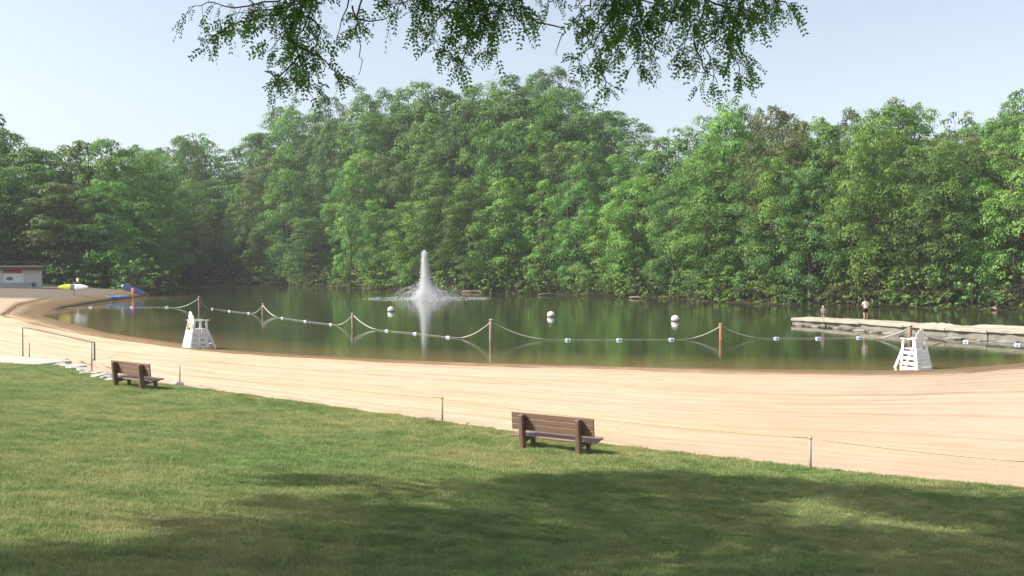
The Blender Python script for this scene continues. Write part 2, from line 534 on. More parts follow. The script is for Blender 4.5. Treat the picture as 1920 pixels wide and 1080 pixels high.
# sand: rows run between the lawn's edge and the waterline, raked grooves follow them
us = np.concatenate((np.arange(-140, -60, 1.0), np.arange(-60, 32, 0.6)))
fr = np.concatenate((np.linspace(-0.06, 1.0, 430), np.linspace(1.01, 1.5, 16)))
UU, FF = np.meshgrid(us, fr)
b0, s0 = vb(UU), vsh(UU)
VV = b0 + FF * (s0 - b0)
X, Y = xy(UU, VV)
Z = z_sand(X, Y)
groove = np.zeros_like(Z); groove_dark = np.zeros_like(Z)
r2 = np.random.default_rng(3)
for k in range(240):
    f0 = r2.uniform(0.0, 0.93); c = r2.uniform(-95, 10); L = r2.uniform(6, 34)
    drift = r2.uniform(-0.0009, 0.0009); amp = r2.uniform(0.03, 0.085); wid = r2.uniform(0.05, 0.10) / (s0 - b0)
    f1 = f0 + drift * (UU - c) + 0.004 * np.sin(UU * 0.21 + k)
    env = np.clip(1.2 - ((UU - c) / L) ** 2, 0, 1)
    q = (FF - f1) / wid
    groove_dark = np.maximum(groove_dark, env * np.exp(-q * q) * amp / 0.085)
    groove += amp * env * (-np.exp(-q * q) + 0.6 * np.exp(-((q - 2.2) ** 2)))
lump = np.array([mnoise.noise(Vector((a * 0.5, b * 0.5, 0))) * 0.03 + mnoise.noise(Vector((a * 1.7, b * 1.7, 3))) * 0.018 for a, b in zip(X.ravel(), Y.ravel())]).reshape(X.shape)
fade = np.clip((1 - FF) / 0.06, 0, 1)
Z = Z + (groove + lump) * fade
me = grid_mesh('sand_beach', X, Y, Z)
wetv = np.clip((FF - 0.80) / 0.17, 0, 1) * np.where(UU < -80, 0.8, 1.0) + np.exp(-((FF - 0.86 - 0.02 * np.sin(UU * 0.1)) / 0.014) ** 2) * 0.35
vert_attr(me, 'groove_dark', (groove_dark * fade).ravel())
vert_attr(me, 'wet', wetv.ravel())
dirt_shade_v = np.clip((-104 - UU) / 10, 0, 1) * np.clip((0.97 - FF) / 0.06, 0, 1)
vert_attr(me, 'dirt', dirt_shade_v.ravel())
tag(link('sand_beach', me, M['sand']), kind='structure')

# lawn
us = np.arange(-70, 26, 0.45)
ss = np.concatenate((np.linspace(-0.35, 2, 12), np.linspace(2.3, 34, 90)))
UU, SS = np.meshgrid(us, ss)
wob = np.array([mnoise.noise(Vector((u * 0.6, 0, 0))) * 0.34 + mnoise.noise(Vector((u * 2.3, 5, 0))) * 0.16 for u in us])[None, :]
VV = vb(UU) - SS + wob * np.clip(1 - SS / 3, 0, 1)
X, Y = xy(UU, VV)
Zl = z_lawn(X, Y) + 0.05 * np.clip((SS + 0.1) / 0.3, -1.5, 1)
bumpy = np.array([mnoise.noise(Vector((a * 0.35, b * 0.35, 9))) * 0.05 + mnoise.noise(Vector((a * 1.3, b * 1.3, 4))) * 0.022 for a, b in zip(X.ravel(), Y.ravel())]).reshape(X.shape)
Zl += bumpy * np.clip(SS / 0.5, 0, 1)
me = grid_mesh('lawn', X, Y, Zl)
b1_ = on_ground(1060, 852)
def dryness(x, y):
    u, v = uv(x, y)
    return np.exp(-((x - 1.5) / 6.0) ** 2) * 0.85 - 0.35 * np.clip((-x - 3) / 6, 0, 1) + np.exp(-((vb(u) - v - 0.3) / 1.6) ** 2) * 0.45 + np.exp(-(((x - b1_[0]) / 1.6) ** 2 + ((y - b1_[1]) / 1.1) ** 2)) * 0.9
vert_attr(me, 'dry', dryness(X, Y).ravel())
lawn = tag(link('lawn', me, M['lawn']), kind='structure')

# water
wx = np.arange(-150, 92, 2.0); wy = np.concatenate((np.arange(40, 110, 1.0), np.arange(110, 292, 3.0)))
X, Y = np.meshgrid(wx, wy)
me = grid_mesh('lake_water', X, Y, X * 0)
u, v = uv(X, Y)
shal = np.clip(1 - (v - vsh(u)) / np.where(u < -70, 16.0, 9.0), 0, 1) * (u > -128)
vert_attr(me, 'shallow', shal.ravel())
tag(link('lake_water', me, M['water']), kind='structure')

# ------------------------------------------------------------------ grass blades (geometry nodes on computed points)
def gn_scatter(name, P, rot, scl, idx, protos, extra=None):
    me = bpy.data.meshes.new(name)
    me.vertices.add(len(P)); me.vertices.foreach_set('co', np.asarray(P, np.float32).ravel())
    a = me.attributes.new('rot', 'FLOAT_VECTOR', 'POINT'); a.data.foreach_set('vector', np.asarray(rot, np.float32).ravel())
    a = me.attributes.new('scl', 'FLOAT_VECTOR', 'POINT'); a.data.foreach_set('vector', np.asarray(scl, np.float32).ravel())
    a = me.attributes.new('pick', 'INT', 'POINT'); a.data.foreach_set('value', np.asarray(idx, np.int32))
    if extra is not None: vert_attr(me, 'dry', extra)
    o = bpy.data.objects.new(name, me); COL.objects.link(o)
    ng = bpy.data.node_groups.new(name, 'GeometryNodeTree')
    ng.interface.new_socket('Geometry', in_out='INPUT', socket_type='NodeSocketGeometry')
    ng.interface.new_socket('Geometry', in_out='OUTPUT', socket_type='NodeSocketGeometry')
    gi = ng.nodes.new('NodeGroupInput'); go = ng.nodes.new('NodeGroupOutput')
    ip = ng.nodes.new('GeometryNodeInstanceOnPoints'); jn = ng.nodes.new('GeometryNodeJoinGeometry')
    for pr in reversed(protos):
        oi = ng.nodes.new('GeometryNodeObjectInfo'); oi.inputs['Object'].default_value = pr
        oi.inputs['As Instance'].default_value = True
        ng.links.new(oi.outputs['Geometry'], jn.inputs[0])
    def named(nm, typ):
        x = ng.nodes.new('GeometryNodeInputNamedAttribute'); x.data_type = typ; x.inputs['Name'].default_value = nm
        return x.outputs['Attribute']
    ng.links.new(gi.outputs[0], ip.inputs['Points']); ng.links.new(jn.outputs[0], ip.inputs['Instance'])
    ip.inputs['Pick Instance'].default_value = True
    ng.links.new(named('pick', 'INT'), ip.inputs['Instance Index'])
    ng.links.new(named('rot', 'FLOAT_VECTOR'), ip.inputs['Rotation'])
    ng.links.new(named('scl', 'FLOAT_VECTOR'), ip.inputs['Scale'])
    ng.links.new(ip.outputs[0], go.inputs[0])
    md = o.modifiers.new('scatter', 'NODES'); md.node_group = ng
    return o

def clump(seed, n=18, h=0.048, w=0.007, r=0.085):
    g = np.random.default_rng(seed); V = []; F = []; T = []
    for i in range(n):
        a, q = g.uniform(0, 6.28), r * math.sqrt(g.uniform()); x, y = q * math.cos(a), q * math.sin(a)
        b = g.uniform(0, 6.28); hh = h * g.uniform(0.5, 1.25); ln = hh * g.uniform(0.2, 0.9); c = g.uniform(0, 6.28)
        dx, dy = math.cos(b) * w / 2, math.sin(b) * w / 2
        mx, my = x + math.cos(c) * ln * 0.35, y + math.sin(c) * ln * 0.35
        k = len(V)
        V += [(x - dx, y - dy, -0.01), (x + dx, y + dy, -0.01), (mx + dx * 0.8, my + dy * 0.8, hh * 0.6), (mx - dx * 0.8, my - dy * 0.8, hh * 0.6), (x + math.cos(c) * ln, y + math.sin(c) * ln, hh)]
        F += [(k, k + 1, k + 2, k + 3), (k + 3, k + 2, k + 4)]
        T += [g.uniform(0, 1) ** 3 * 0.8] * 2
    me = mesh_py('grass_clump', V, F); face_attr(me, 'tint', T); me.materials.append(M['blade'])
    return bpy.data.objects.new('grass_clump', me)

grass_protos = [clump(s) for s in range(5)]
pts = []
g = np.random.default_rng(11)
N = 780000
D = 5.6 + 39 * g.uniform(0, 1, N) ** 1.25
LX = g.uniform(-0.72, 0.85, N) * D
dens = np.clip((13.0 / D) ** 1.35, 0.05, 1)
u, v = uv(LX, D)
ok = (v < vb(u) + 0.12 + g.normal(0, 0.05, N))
LX, D = LX[ok], D[ok]
zz = z_lawn(LX, D) + 0.045
# follow the lawn's bumps
zz += np.array([mnoise.noise(Vector((a * 0.35, b * 0.35, 9))) * 0.05 + mnoise.noise(Vector((a * 1.3, b * 1.3, 4))) * 0.022 for a, b in zip(LX, D)]) * np.clip((vb(uv(LX, D)[0]) - uv(LX, D)[1]) / 0.5, 0, 1)
nn = len(LX)
scl = g.uniform(0.6, 1.25, nn) * (1 + np.clip((D - 14) / 22, 0, 1.0) * 0.45)
tuft = np.array([1 + 0.9 * mnoise.noise(Vector((a * 1.1, b * 1.1, 2))) + 0.7 * mnoise.noise(Vector((a * 3.7, b * 3.7, 7))) for a, b in zip(LX, D)]).clip(.35, 2.0)
grass = gn_scatter('grass', np.stack((LX, D, zz), -1), np.stack((g.normal(0, .12, nn), g.normal(0, .12, nn), g.uniform(0, 6.28, nn)), -1),
                   np.stack((scl, scl, g.uniform(0.55, 1.1, nn) * np.minimum(scl, 1.2) * tuft), -1), g.integers(0, 5, nn), grass_protos, dryness(LX, D))
tag(grass, 'short mown grass covering the sloping lawn in the foreground', 'grass', kind='stuff')

# ------------------------------------------------------------------ tree prototypes
def leaf_quads(P, Nn, size, g, asp=0.62):
    """kite-shaped leaves at P facing Nn"""
    n = len(P)
    a = np.cross(Nn, g.normal(0, 1, (n, 3))); a /= np.linalg.norm(a, axis=1, keepdims=True) + 1e-9
    b = np.cross(Nn, a)
    s = size[:, None]
    V = np.stack((P - a * s * 0.5, P + b * s * asp * 0.5 - a * s * 0.05, P + a * s * 0.5 - Nn * s * 0.12, P - b * s * asp * 0.5 - a * s * 0.05), 1)
    return V.reshape(-1, 3), np.arange(n * 4).reshape(n, 4)

def make_crown(seed, H=20.0, W=11.0, base=0.06, prof='round', nclump=105, nleaf=125, leaf=0.50, rc=(0.6, 1.75), droop=0.0, openness=0.0):
    g = np.random.default_rng(seed)
    P = []; NN = []; S = []; T = []
    lob = g.uniform(0, 6.28, 4)
    cen = []
    for i in range(nclump):
        h = (i + g.uniform(0, 1)) / nclump
        if prof == 'round': r = math.sqrt(max(0.02, 1 - (abs(h - 0.48) / 0.54) ** 2.2))
        elif prof == 'egg': r = (math.sin(math.pi * min(1, h * 0.88 + 0.10)) ** 0.8)
        elif prof == 'dome': r = math.sqrt(max(0.03, 1 - h ** 2.6)) * (0.75 + 0.25 * min(1, h * 4))
        elif prof == 'column': r = 0.9 * (max(0.05, 1 - h ** 3)) ** 0.6 * (0.7 + 0.3 * min(1, h * 3))
        elif prof == 'cone': r = 1.02 - 0.97 * h
        a = g.uniform(0, 6.28)
        lobe = 1 + 0.16 * math.sin(2 * a + lob[0] + h * 3) + 0.13 * math.sin(3 * a + lob[1] - h * 6) + 0.10 * math.sin(9 * h + lob[2])
        q = r * lobe * (g.uniform(0.62, 1.06) if g.uniform() < 0.86 else g.uniform(0.1, 0.6))
        c = np.array((math.cos(a) * q * W / 2, math.sin(a) * q * W / 2, H * (base + (0.965 - base) * h) + g.normal(0, 0.3)))
        R_ = g.uniform(*rc) * (0.72 + 0.45 * r) * (H / 20) ** 0.5
        cen.append((c, R_))
        n = int(nleaf * (R_ / 1.4) ** 1.6)
        d = g.normal(0, 1, (n, 3)); d[:, 2] += 0.65; d /= np.linalg.norm(d, axis=1, keepdims=True)
        out = np.array((math.cos(a), math.sin(a), 0.25))
        keep = (d @ out) > g.uniform(-0.9, 0.35, n); d = d[keep]; n = len(d)
        rr = R_ * np.where(g.uniform(0, 1, n) < .10, g.uniform(1.0, 1.4, n), g.uniform(0.62, 1.08, n))
        sq = np.array((1.2, 1.2, 0.62))
        p = c + d * rr[:, None] * sq
        p[:, 2] -= droop * (rr ** 2) * 0.25
        # twigs poking out of the outline
        nm = d + g.normal(0, 0.30, (n, 3)); nm[:, 2] += 0.35; nm /= np.linalg.norm(nm, axis=1, keepdims=True)
        P.append(p); NN.append(nm); S.append(leaf * g.uniform(0.55, 1.25, n))
        T.append(np.clip(g.uniform(0.0, 1.0) + g.normal(0, 0.16, n), 0, 1))
    P = np.concatenate(P); NN = np.concatenate(NN); S = np.concatenate(S); T = np.concatenate(T)
    P[:, 2] = np.maximum(P[:, 2], 0.15)
    V, F = leaf_quads(P, NN, S, g)
    me = mesh_np('crown', V, F)
    face_attr(me, 'tint', T)
    return me, cen

def make_trunk(seed, cen, H, r0=0.32):
    g = np.random.default_rng(seed)
    mb = MB()
    top = H * 0.8
    spine = [Vector((g.normal(0, .12) * k, g.normal(0, .12) * k, -0.8 + (top + 0.8) * k / 6)) for k in range(7)]
    mb.tube(spine, [r0 * 1.35, r0, r0 * .88, r0 * .72, r0 * .52, r0 * .3, r0 * .1], 8)
    pick = g.choice(len(cen), min(18, len(cen)), replace=False)
    for i in pick:
        c = Vector(cen[i][0]); zz_ = max(1.5, c.z * 0.62); k = min(5.9, (zz_ + 0.8) / (top + 0.8) * 6)
        a = spine[int(k)].lerp(spine[min(6, int(k) + 1)], k - int(k))
        m = a.lerp(c, 0.55) + Vector((0, 0, 0.5))
        mb.tube([a, m, c], [r0 * .32, r0 * .2, 0.03], 5)
    return mesh_py('trunk', mb.V, mb.F, True)

PROT = []
spec = [('round', 20, 11, 0.05, 0, 110), ('egg', 22, 10, 0.05, 0.2, 115), ('dome', 18, 13, 0.04, 0.1, 120), ('column', 22, 7.5, 0.04, 0, 95),
        ('round', 21, 12.5, 0.10, 0.3, 120), ('egg', 19, 9, 0.03, 0.6, 100), ('dome', 22, 11.5, 0.05, 0.3, 125)]
for i, (pf, H, W, b, dr, nc) in enumerate(spec):
    cm, cen = make_crown(100 + i, H, W, b, pf, int(nc * .92), 230, 0.36, droop=dr)
    PROT.append((cm, make_trunk(200 + i, cen, H), H, W))
cm, cen = make_crown(140, 22, 7, 0.05, 'cone', 130, 90, 0.42, (0.6, 1.2), 0.5)
CONIFER = (cm, make_trunk(240, cen, 22, 0.26), 22.0, 7.0)
cm, cen = make_crown(150, 20, 11, 0.28, 'round', 46, 120, 0.48, (0.8, 1.5), 0.2)
OPEN = (cm, make_trunk(250, cen, 20, 0.26), 20.0, 11.0)
SHRUB = []
for i in range(3):
    cm, cen = make_crown(160 + i, 4.0, 5.5, 0.02, 'dome', 34, 110, 0.34, (0.55, 1.0), 0.2)
    SHRUB.append((cm, make_trunk(260 + i, cen, 4.0, 0.07), 4.0, 5.5))

def plant(name, proto, loc, height, width, mat, rz, label, cat, group, bark='bark'):
    o = empty(name, loc, rz)
    sx = width / proto[3]; sz = height / proto[2]
    o.scale = (sx, sx, sz)
    for nm, me, mt in (('trunk' if cat == 'tree' else 'stem', proto[1], bark), ('crown' if cat == 'tree' else 'foliage', proto[0], mat)):
        if len(me.materials) == 0: me.materials.append(M[mt])
        c = bpy.data.objects.new(nm, me); COL.objects.link(c); c.parent = o
        c.material_slots[0].link = 'OBJECT'; c.material_slots[0].material = M[mt]
    return tag(o, label, cat, group)

SKYX = [-150, 0, 50, 100, 150, 200, 260, 300, 330, 370, 410, 440, 470, 500, 520, 560, 600, 640, 690, 740, 800, 850, 900, 950, 990, 1040, 1080, 1120, 1150, 1170, 1210, 1250, 1280, 1320, 1400, 1450, 1500, 1550, 1600, 1650, 1690, 1730, 1760, 1800, 1830, 1870, 1890, 1920, 2100]
SKYY = [230, 236, 262, 275, 272, 268, 265, 288, 264, 252, 268, 295, 272, 225, 192, 198, 194, 172, 165, 178, 160, 164, 142, 134, 122, 138, 162, 190, 222, 244, 254, 258, 240, 216, 200, 214, 222, 206, 204, 190, 182, 212, 244, 212, 240, 222, 182, 180, 190]
skyline = lambda px: float(np.interp(px, SKYX, SKYY))

LOOK = {'leaf_mid': 'mid green', 'leaf_dark': 'dark green', 'leaf_bright': 'bright green', 'leaf_olive': 'olive green'}
SHAPE = ['round', 'tall', 'broad', 'slender', 'spreading', 'drooping', 'domed']
tr = random.Random(21)
def row(px0, px1, step, off, topf, group, where, wid=(9, 13), mats=('leaf_mid', 'leaf_dark', 'leaf_bright', 'leaf_mid'), jitter=0.3, Dof=None):
    px = px0; k = 0
    while px < px1:
        x = px + tr.uniform(-jitter, jitter) * step
        Dv = (far_D(x) if Dof is None else Dof(x)) + off * tr.uniform(0.8, 1.25)
        ty = topf(x) + tr.uniform(-8, 14) + (tr.uniform(-35, 45) if 'waterside' in where or 'second' in where else 0)
        base = PY(x, 490, Dv); gz = float(z_far(base.x, base.y))
        top = PY(x, ty, Dv).z
        h = (top - gz) * 1.05
        if h > 4:
            k += 1
            i = tr.randrange(7); m = tr.choice(mats)
            w = min(tr.uniform(*wid) * (Dv / 150) ** 0.5, h * 0.8 + 1)
            if i == 3: w *= 0.75
            plant('broadleaf_tree', PROT[i], (base.x, base.y, gz - 0.15), h, w, m, tr.uniform(0, 6.28),
                  '%s %s tree, %s from the left in %s' % (SHAPE[i], LOOK[m], ordinal(k), where), 'tree', group)
        px += step * tr.uniform(0.85, 1.15)

low = lambda a: (lambda x: skyline(x) + a)
mid_drop = lambda x: skyline(x) + float(np.interp(x, [300, 480, 560, 1100, 1200, 1400, 1900], [70, 95, 175, 175, 70, 62, 70]))
mid_drop2 = lambda x: skyline(x) + float(np.interp(x, [300, 480, 560, 1100, 1200, 1400, 1900], [25, 45, 95, 95, 30, 26, 30]))
row(308, 1960, 58, 2.8, mid_drop, 'waterside trees of the far shore', 'the waterside row across the lake', (6.5, 10), ('leaf_mid', 'leaf_bright', 'leaf_bright', 'leaf_mid', 'leaf_dark'))
row(300, 1960, 50, 19, mid_drop2, 'second row trees of the far shore', 'the second row across the lake', (8, 11.5), ('leaf_mid', 'leaf_dark', 'leaf_mid', 'leaf_bright', 'leaf_olive'))
row(300, 1180, 44, 38, lambda x: skyline(x) + (45 if 500 < x < 1130 else 4), 'hillside trees across the lake', 'the third row up the wooded hill', (10, 14), ('leaf_mid', 'leaf_dark', 'leaf_dark'))
row(480, 1165, 40, 58, low(4), 'ridge trees across the lake', 'the topmost row on the wooded hill', (10, 14), ('leaf_mid', 'leaf_dark', 'leaf_mid'))
row(1180, 1980, 44, 34, low(5), 'rear trees of the right shore', 'the rear row right of the hill', (8, 11.5), ('leaf_mid', 'leaf_bright', 'leaf_mid', 'leaf_olive'))
# left bank: nearer, behind the shed and the boards
leftD = lambda x: 150.0
row(-60, 262, 38, 16, low(4), 'tall trees on the left bank', 'the tall wood on the left bank', (10, 14), ('leaf_mid', 'leaf_mid', 'leaf_olive', 'leaf_dark'), Dof=lambda x: 158.0)
row(-60, 215, 46, 6, low(75), 'nearer trees on the left bank', 'the nearer wood behind the boards', (9, 12), ('leaf_dark', 'leaf_olive', 'leaf_mid'), Dof=lambda x: 147.0)
row(205, 320, 34, 10, low(20), 'trees at the left corner of the lake', 'the left corner of the lake', (9, 12), ('leaf_bright', 'leaf_bright', 'leaf_mid'), Dof=lambda x: 205.0)
# single trees with an outline of their own
def single(proto, name, px, Dv, ty, w, m, label, group=None):
    b = PY(px, 490, Dv); gz = float(z_far(b.x, b.y))
    return plant(name, proto, (b.x, b.y, gz - 0.15), PY(px, ty, Dv).z - gz, w, m, px * 0.37, label, 'tree', group)
single(CONIFER, 'conifer_tree', 0, 176, 208, 9, 'leaf_needle', 'dark conifer whose tip rises above the wood at the left edge')
single(OPEN, 'airy_tree', 1897, 150, 168, 10, 'leaf_mid', 'airy tall tree with sky showing through its crown near the right edge')
single(OPEN, 'airy_tree', 372, 268, 246, 15, 'leaf_mid', 'airy tree with sky gaps on the skyline left of the hill')
single(OPEN, 'airy_tree', 1797, 148, 204, 8, 'leaf_mid', 'thin airy tree on the skyline above the right end of the jetty')
single(PROT[4], 'broadleaf_tree', 1800, 118, 262, 15, 'leaf_olive', 'big olive brown tree overhanging the water behind the jetty')

# shrubs at the water's edge
k = 0; px = 306
while px < 1950:
    x = px + tr.uniform(-8, 8)
    Dv = far_D(x) + tr.uniform(-1.0, 0.9)
    b = PY(x, 490, Dv); gz = max(0.0, float(z_far(b.x, b.y)))
    k += 1
    h = tr.uniform(2.0, 5.6); w = h * tr.uniform(1.1, 1.6)
    m = tr.choice(('leaf_bright', 'leaf_bright', 'leaf_mid', 'leaf_olive', 'leaf_mid'))
    plant('shrub', SHRUB[k % 3], (b.x, b.y, gz - 0.1), h, w, m, tr.uniform(0, 6.28),
          '%s shrub hanging over the water, %s from the left on the far bank' % (LOOK[m], ordinal(k)), 'shrub', 'shrubs along the far bank')
    px += tr.uniform(16, 40) * (1.0 if x > 1000 else 0.75)
k = 0
for x, Dv, h, w, m in ((262, 146, 5.5, 9, 'leaf_mid'), (232, 147, 4.2, 7, 'leaf_dark'), (205, 150, 5.0, 8, 'leaf_dark'), (176, 149, 4.6, 8, 'leaf_dark'), (150, 147, 4.2, 7, 'leaf_dark'), (118, 150, 5.0, 8, 'leaf_dark'), (92, 150, 4.5, 7, 'leaf_dark'), (280, 158, 6.0, 9, 'leaf_mid'), (294, 178, 6.5, 9, 'leaf_bright'), (60, 152, 6, 8, 'leaf_dark'), (20, 152, 6, 8, 'leaf_dark')):
    k += 1
    b = PY(x, 490, Dv); u_, v_ = uv(b.x, b.y)
    gz = float(z_sand(b.x, b.y)) if v_ < vsh(u_) and u_ > -138 else max(0.1, float(z_far(b.x, b.y)))
    plant('shrub', SHRUB[k % 3], (b.x, b.y, gz - 0.1), h, w, m, x * 0.3, '%s bush in front of the left wood' % LOOK[m], 'shrub', 'bushes behind the left beach')
bushes = sorted([o for o in bpy.data.objects if o.get('group') == 'bushes behind the left beach'], key=lambda o: o.location.x / o.location.y)
for i, o in enumerate(bushes):
    o['label'] = '%s bush from the left behind the beach where the boards are carried' % ordinal(i + 1)

# pale thicket on the open bank left of the fountain
for i, (x, off, h) in enumerate(((468, 3, 3.4), (500, 5, 4.2), (531, 4, 3.2), (566, 3, 4.4), (598, 4, 3.6), (632, 3, 4.8), (664, 4, 3.8), (700, 3, 5.2), (735, 3, 5.8), (762, 4, 4.6))):
    Dv = far_D(x) + off - 2.5
    b = PY(x, 490, Dv); gz = max(0.0, float(z_far(b.x, b.y)))
    plant('shrub', SHRUB[i % 3], (b.x, b.y, gz - 0.1), h, h * 1.7, 'leaf_bright', x * .7, 'pale leafy bush on the open bank, %s from the left before the fountain' % ordinal(i + 1), 'shrub', 'pale bushes on the open bank')

# wood that closes the view behind the rows
gP = []; gS = []; gI = []; gR = []
g = np.random.default_rng(5)
for i in range(150):
    x = g.uniform(-120, 2050); Dv = (far_D(max(300, x)) if x > 300 else 190) + g.uniform(24, 70)
    b = PY(x, 490, Dv); gz = float(z_far(b.x, b.y))
    h = PY(x, skyline(x) + g.uniform(45, 90), Dv).z - gz
    if h < 7: continue
    i_ = int(g.integers(0, 7)); h = min(h, 26)
    s = h / PROT[i_][2]
    gP.append((b.x, b.y, gz)); gS.append((s * 1.15, s * 1.15, s)); gI.append(i_); gR.append((0, 0, g.uniform(0, 6.28)))
wp = []
for i in range(7):
    me = PROT[i][0].copy(); me.materials.clear(); me.materials.append(M['leaf_dark']); wp.append(bpy.data.objects.new('wood_crown', me))
tag(gn_scatter('woodland', gP, gR, gS, gI, wp), 'dense wood filling the slope behind the shore trees', 'woodland', kind='stuff')

# driftwood and stones on the far bank
k = 0
for a, b_, r in (((868, 545), (905, 549), 0.28), ((790, 544), (830, 549), 0.2), ((1010, 551), (1040, 549), 0.16), ((380, 527), (412, 530), 0.5), ((1860, 577), (1905, 582), 0.22), ((1180, 556), (1215, 559), 0.15)):
    p = PZ(a[0], a[1] + 2, 0.12); q = PZ(b_[0], b_[1] + 2, 0.12); q.y = p.y + (q.y - p.y) * 0.3
    mb = MB(); mid_ = p.lerp(q, 0.5) + Vector((0, 0, 0.15))
    L = [p, p.lerp(mid_, .6), mid_, q]
    mb.tube(L, [r, r * .9, r * .8, r * .35], 8)
    mb.tube([mid_, mid_ + Vector((0.5, -0.3, 0.7))], [r * .4, r * .1], 5)
    k += 1
    tag(mb.build('fallen_log', M['log']), '%s fallen log from the left lying along the far waterline' % ordinal([4, 3, 5, 1, 6, 2][k - 1] if False else k), 'log', 'fallen logs on the far bank')
lg = sorted([o for o in bpy.data.objects if o.get('category') == 'log'], key=lambda o: o.data.vertices[0].co.x / o.data.vertices[0].co.y)
for i, o in enumerate(lg): o['label'] = '%s fallen log from the left lying along the far waterline' % ordinal(i + 1)

# ------------------------------------------------------------------ locust tree over the camera
LG = np.random.default_rng(77)
def fronds(Pts, Dirs, Lens, g, pairs=7):
    """compound leaves: a drooping rachis with pairs of leaflets"""
    n = len(Pts)
    d = Dirs / (np.linalg.norm(Dirs, axis=1, keepdims=True) + 1e-9)
    side = np.cross(d, g.normal(0, 1, (n, 3))); side /= np.linalg.norm(side, axis=1, keepdims=True) + 1e-9
    V = []; T = []
    tint = g.uniform(0, 1, n)
    for k in range(pairs):
        t = (k + 0.8) / pairs
        c = Pts + d * (Lens * t)[:, None] + np.array((0, 0, -1.0)) * (Lens * 0.35 * t * t)[:, None]
        for sg in (-1, 1):
            l = (Lens * 0.30 * (1 - 0.35 * abs(t - 0.45)))[:, None]
            w = l * 0.52
            ax = side * sg + d * 0.45 + np.array((0, 0, -0.25)) + g.normal(0, .28, (n, 3)); ax /= np.linalg.norm(ax, axis=1, keepdims=True)
            bx = np.cross(ax, np.cross(side, d)); bx /= np.linalg.norm(bx, axis=1, keepdims=True) + 1e-9
            V.append(np.stack((c, c + ax * l * .5 + bx * w * .5, c + ax * l, c + ax * l * .5 - bx * w * .5), 1)); T.append(tint)
    V = np.concatenate(V).reshape(-1, 3)
    return V, np.concatenate(T)

TR0 = Vector((-8.6, 6.2, 0)); TR0.z = z_near(TR0.x, TR0.y)
loc = empty('locust_tree', TR0)
tag(loc, 'feathery leaved tree whose drooping branches hang into the top of the view', 'tree')
fork = Vector((-8.2, 6.6, 8.2))
line = lambda Y: CAMZ + Y * math.tan(math.atan(540 / FPX) - PITCH)
# shade patches seen on the lawn tell where the boughs are
def in_shade(px, py):
    topb = float(np.interp(px, [-100, 100, 250, 480, 580, 760, 960, 1060, 1250, 1500, 1920, 2300], [1140, 1100, 1045, 965, 896, 900, 912, 898, 890, 903, 926, 940]))
    if py < topb + 6: return False
    for cx, cy, rx, ry in LIGHT:
        if ((px - cx) / (rx * 1.35)) ** 2 + ((py - cy) / (ry * 1.7)) ** 2 < 1: return False
    return True
LIGHT = [(905, 955, 80, 10), (660, 935, 90, 12), (560, 985, 70, 10), (1600, 982, 100, 15), (1540, 945, 60, 9), (1290, 1062, 110, 12), (1020, 1040, 60, 18), (760, 1050, 60, 9), (1260, 938, 60, 8), (1790, 1000, 70, 10), (1080, 985, 50, 8), (1350, 1000, 45, 8), (420, 1020, 50, 8), (700, 1010, 50, 8)]
cl = []
tries = 0
while len(cl) < 640 and tries < 30000:
    tries += 1
    gx_, gy_ = LG.uniform(-7, 15), LG.uniform(7.2, 20)
    gpt = Vector((gx_, gy_, z_near(gx_, gy_)))
    q_ = (gpt.z - CAMZ)
    f_ = gpt.y * CP - q_ * SP
    px = 960 + FPX * gpt.x / f_; py = 540 - FPX * (gpt.y * SP + q_ * CP) / f_
    if not in_shade(px, py): continue
    base = line(gpt.y)
    z = LG.uniform(max(8.8, base + 1.9), max(8.8, base + 1.9) + 3.4)
    t = (z - gpt.z) / SUN_DIR.z
    c = gpt + SUN_DIR * t
    if c.z < line(c.y) + 1.75 and abs(c.x) < 0.56 * c.y + 1.2: continue
    if c.x < -17: continue
    cl.append((c, LG.uniform(0.40, 0.80)))
print('clumps', len(cl), tries)
P = []; Dd = []; Ll = []
for c, r in cl:
    n = int(92 * (r / 0.8) ** 2)
    d = LG.normal(0, 1, (n, 3)); d /= np.linalg.norm(d, axis=1, keepdims=True)
    P.append(np.array(c) + d * (r * LG.uniform(0.25, 1.0, n))[:, None] * np.array((1.1, 1.1, 0.55)))
    dd = d.copy(); dd[:, 2] = dd[:, 2] * 0.4 - 0.25; Dd.append(dd); Ll.append(LG.uniform(0.28, 0.44, n))
V, T = fronds(np.concatenate(P), np.concatenate(Dd), np.concatenate(Ll), LG, 5)
V -= np.array(TR0)
me = mesh_np('crown', V, np.arange(len(V)).reshape(-1, 4)); face_attr(me, 'tint', T)
o = link('crown', me, M['leaf_locust'], loc); o['kind'] = 'stuff'
# limbs
mb = MB()
base_pts = [Vector((0, 0, -0.6)), Vector((0.05, 0.1, 1.2)), Vector((0.2, 0.2, 3.2)), fork - TR0]
mb.tube(base_pts, [0.42, 0.30, 0.26, 0.24], 12)
mb.build('trunk', M['bark'], loc)
heads = []
C = np.array([c for c, r in cl])
for k in range(16):
    if k == 0: h = C[0]
    else:
        dm = np.min([np.linalg.norm(C - q, axis=1) for q in heads], axis=0); h = C[int(np.argmax(dm))]
    heads.append(h)
mb = MB()
for h in heads:
    h = Vector(h); m = fork.lerp(h, 0.45) + Vector((0, 0, 1.5))
    mb.tube([fork - TR0, m - TR0, h + Vector((0, 0, 0.4)) - TR0], [0.11, 0.05, 0.02], 6)
for c, r in cl:
    j = int(np.argmin([np.linalg.norm(np.array(c) - q) for q in heads])); h = Vector(heads[j]); f = fork.lerp(h, 0.45) + Vector((0, 0, 1.5))
    a = f.lerp(h + Vector((0, 0, 0.4)), 0.75)
    mb.tube([a - TR0, (a.lerp(c, .5) + Vector((0, 0, .25))) - TR0, c - TR0], [0.018, 0.012, 0.005], 4)
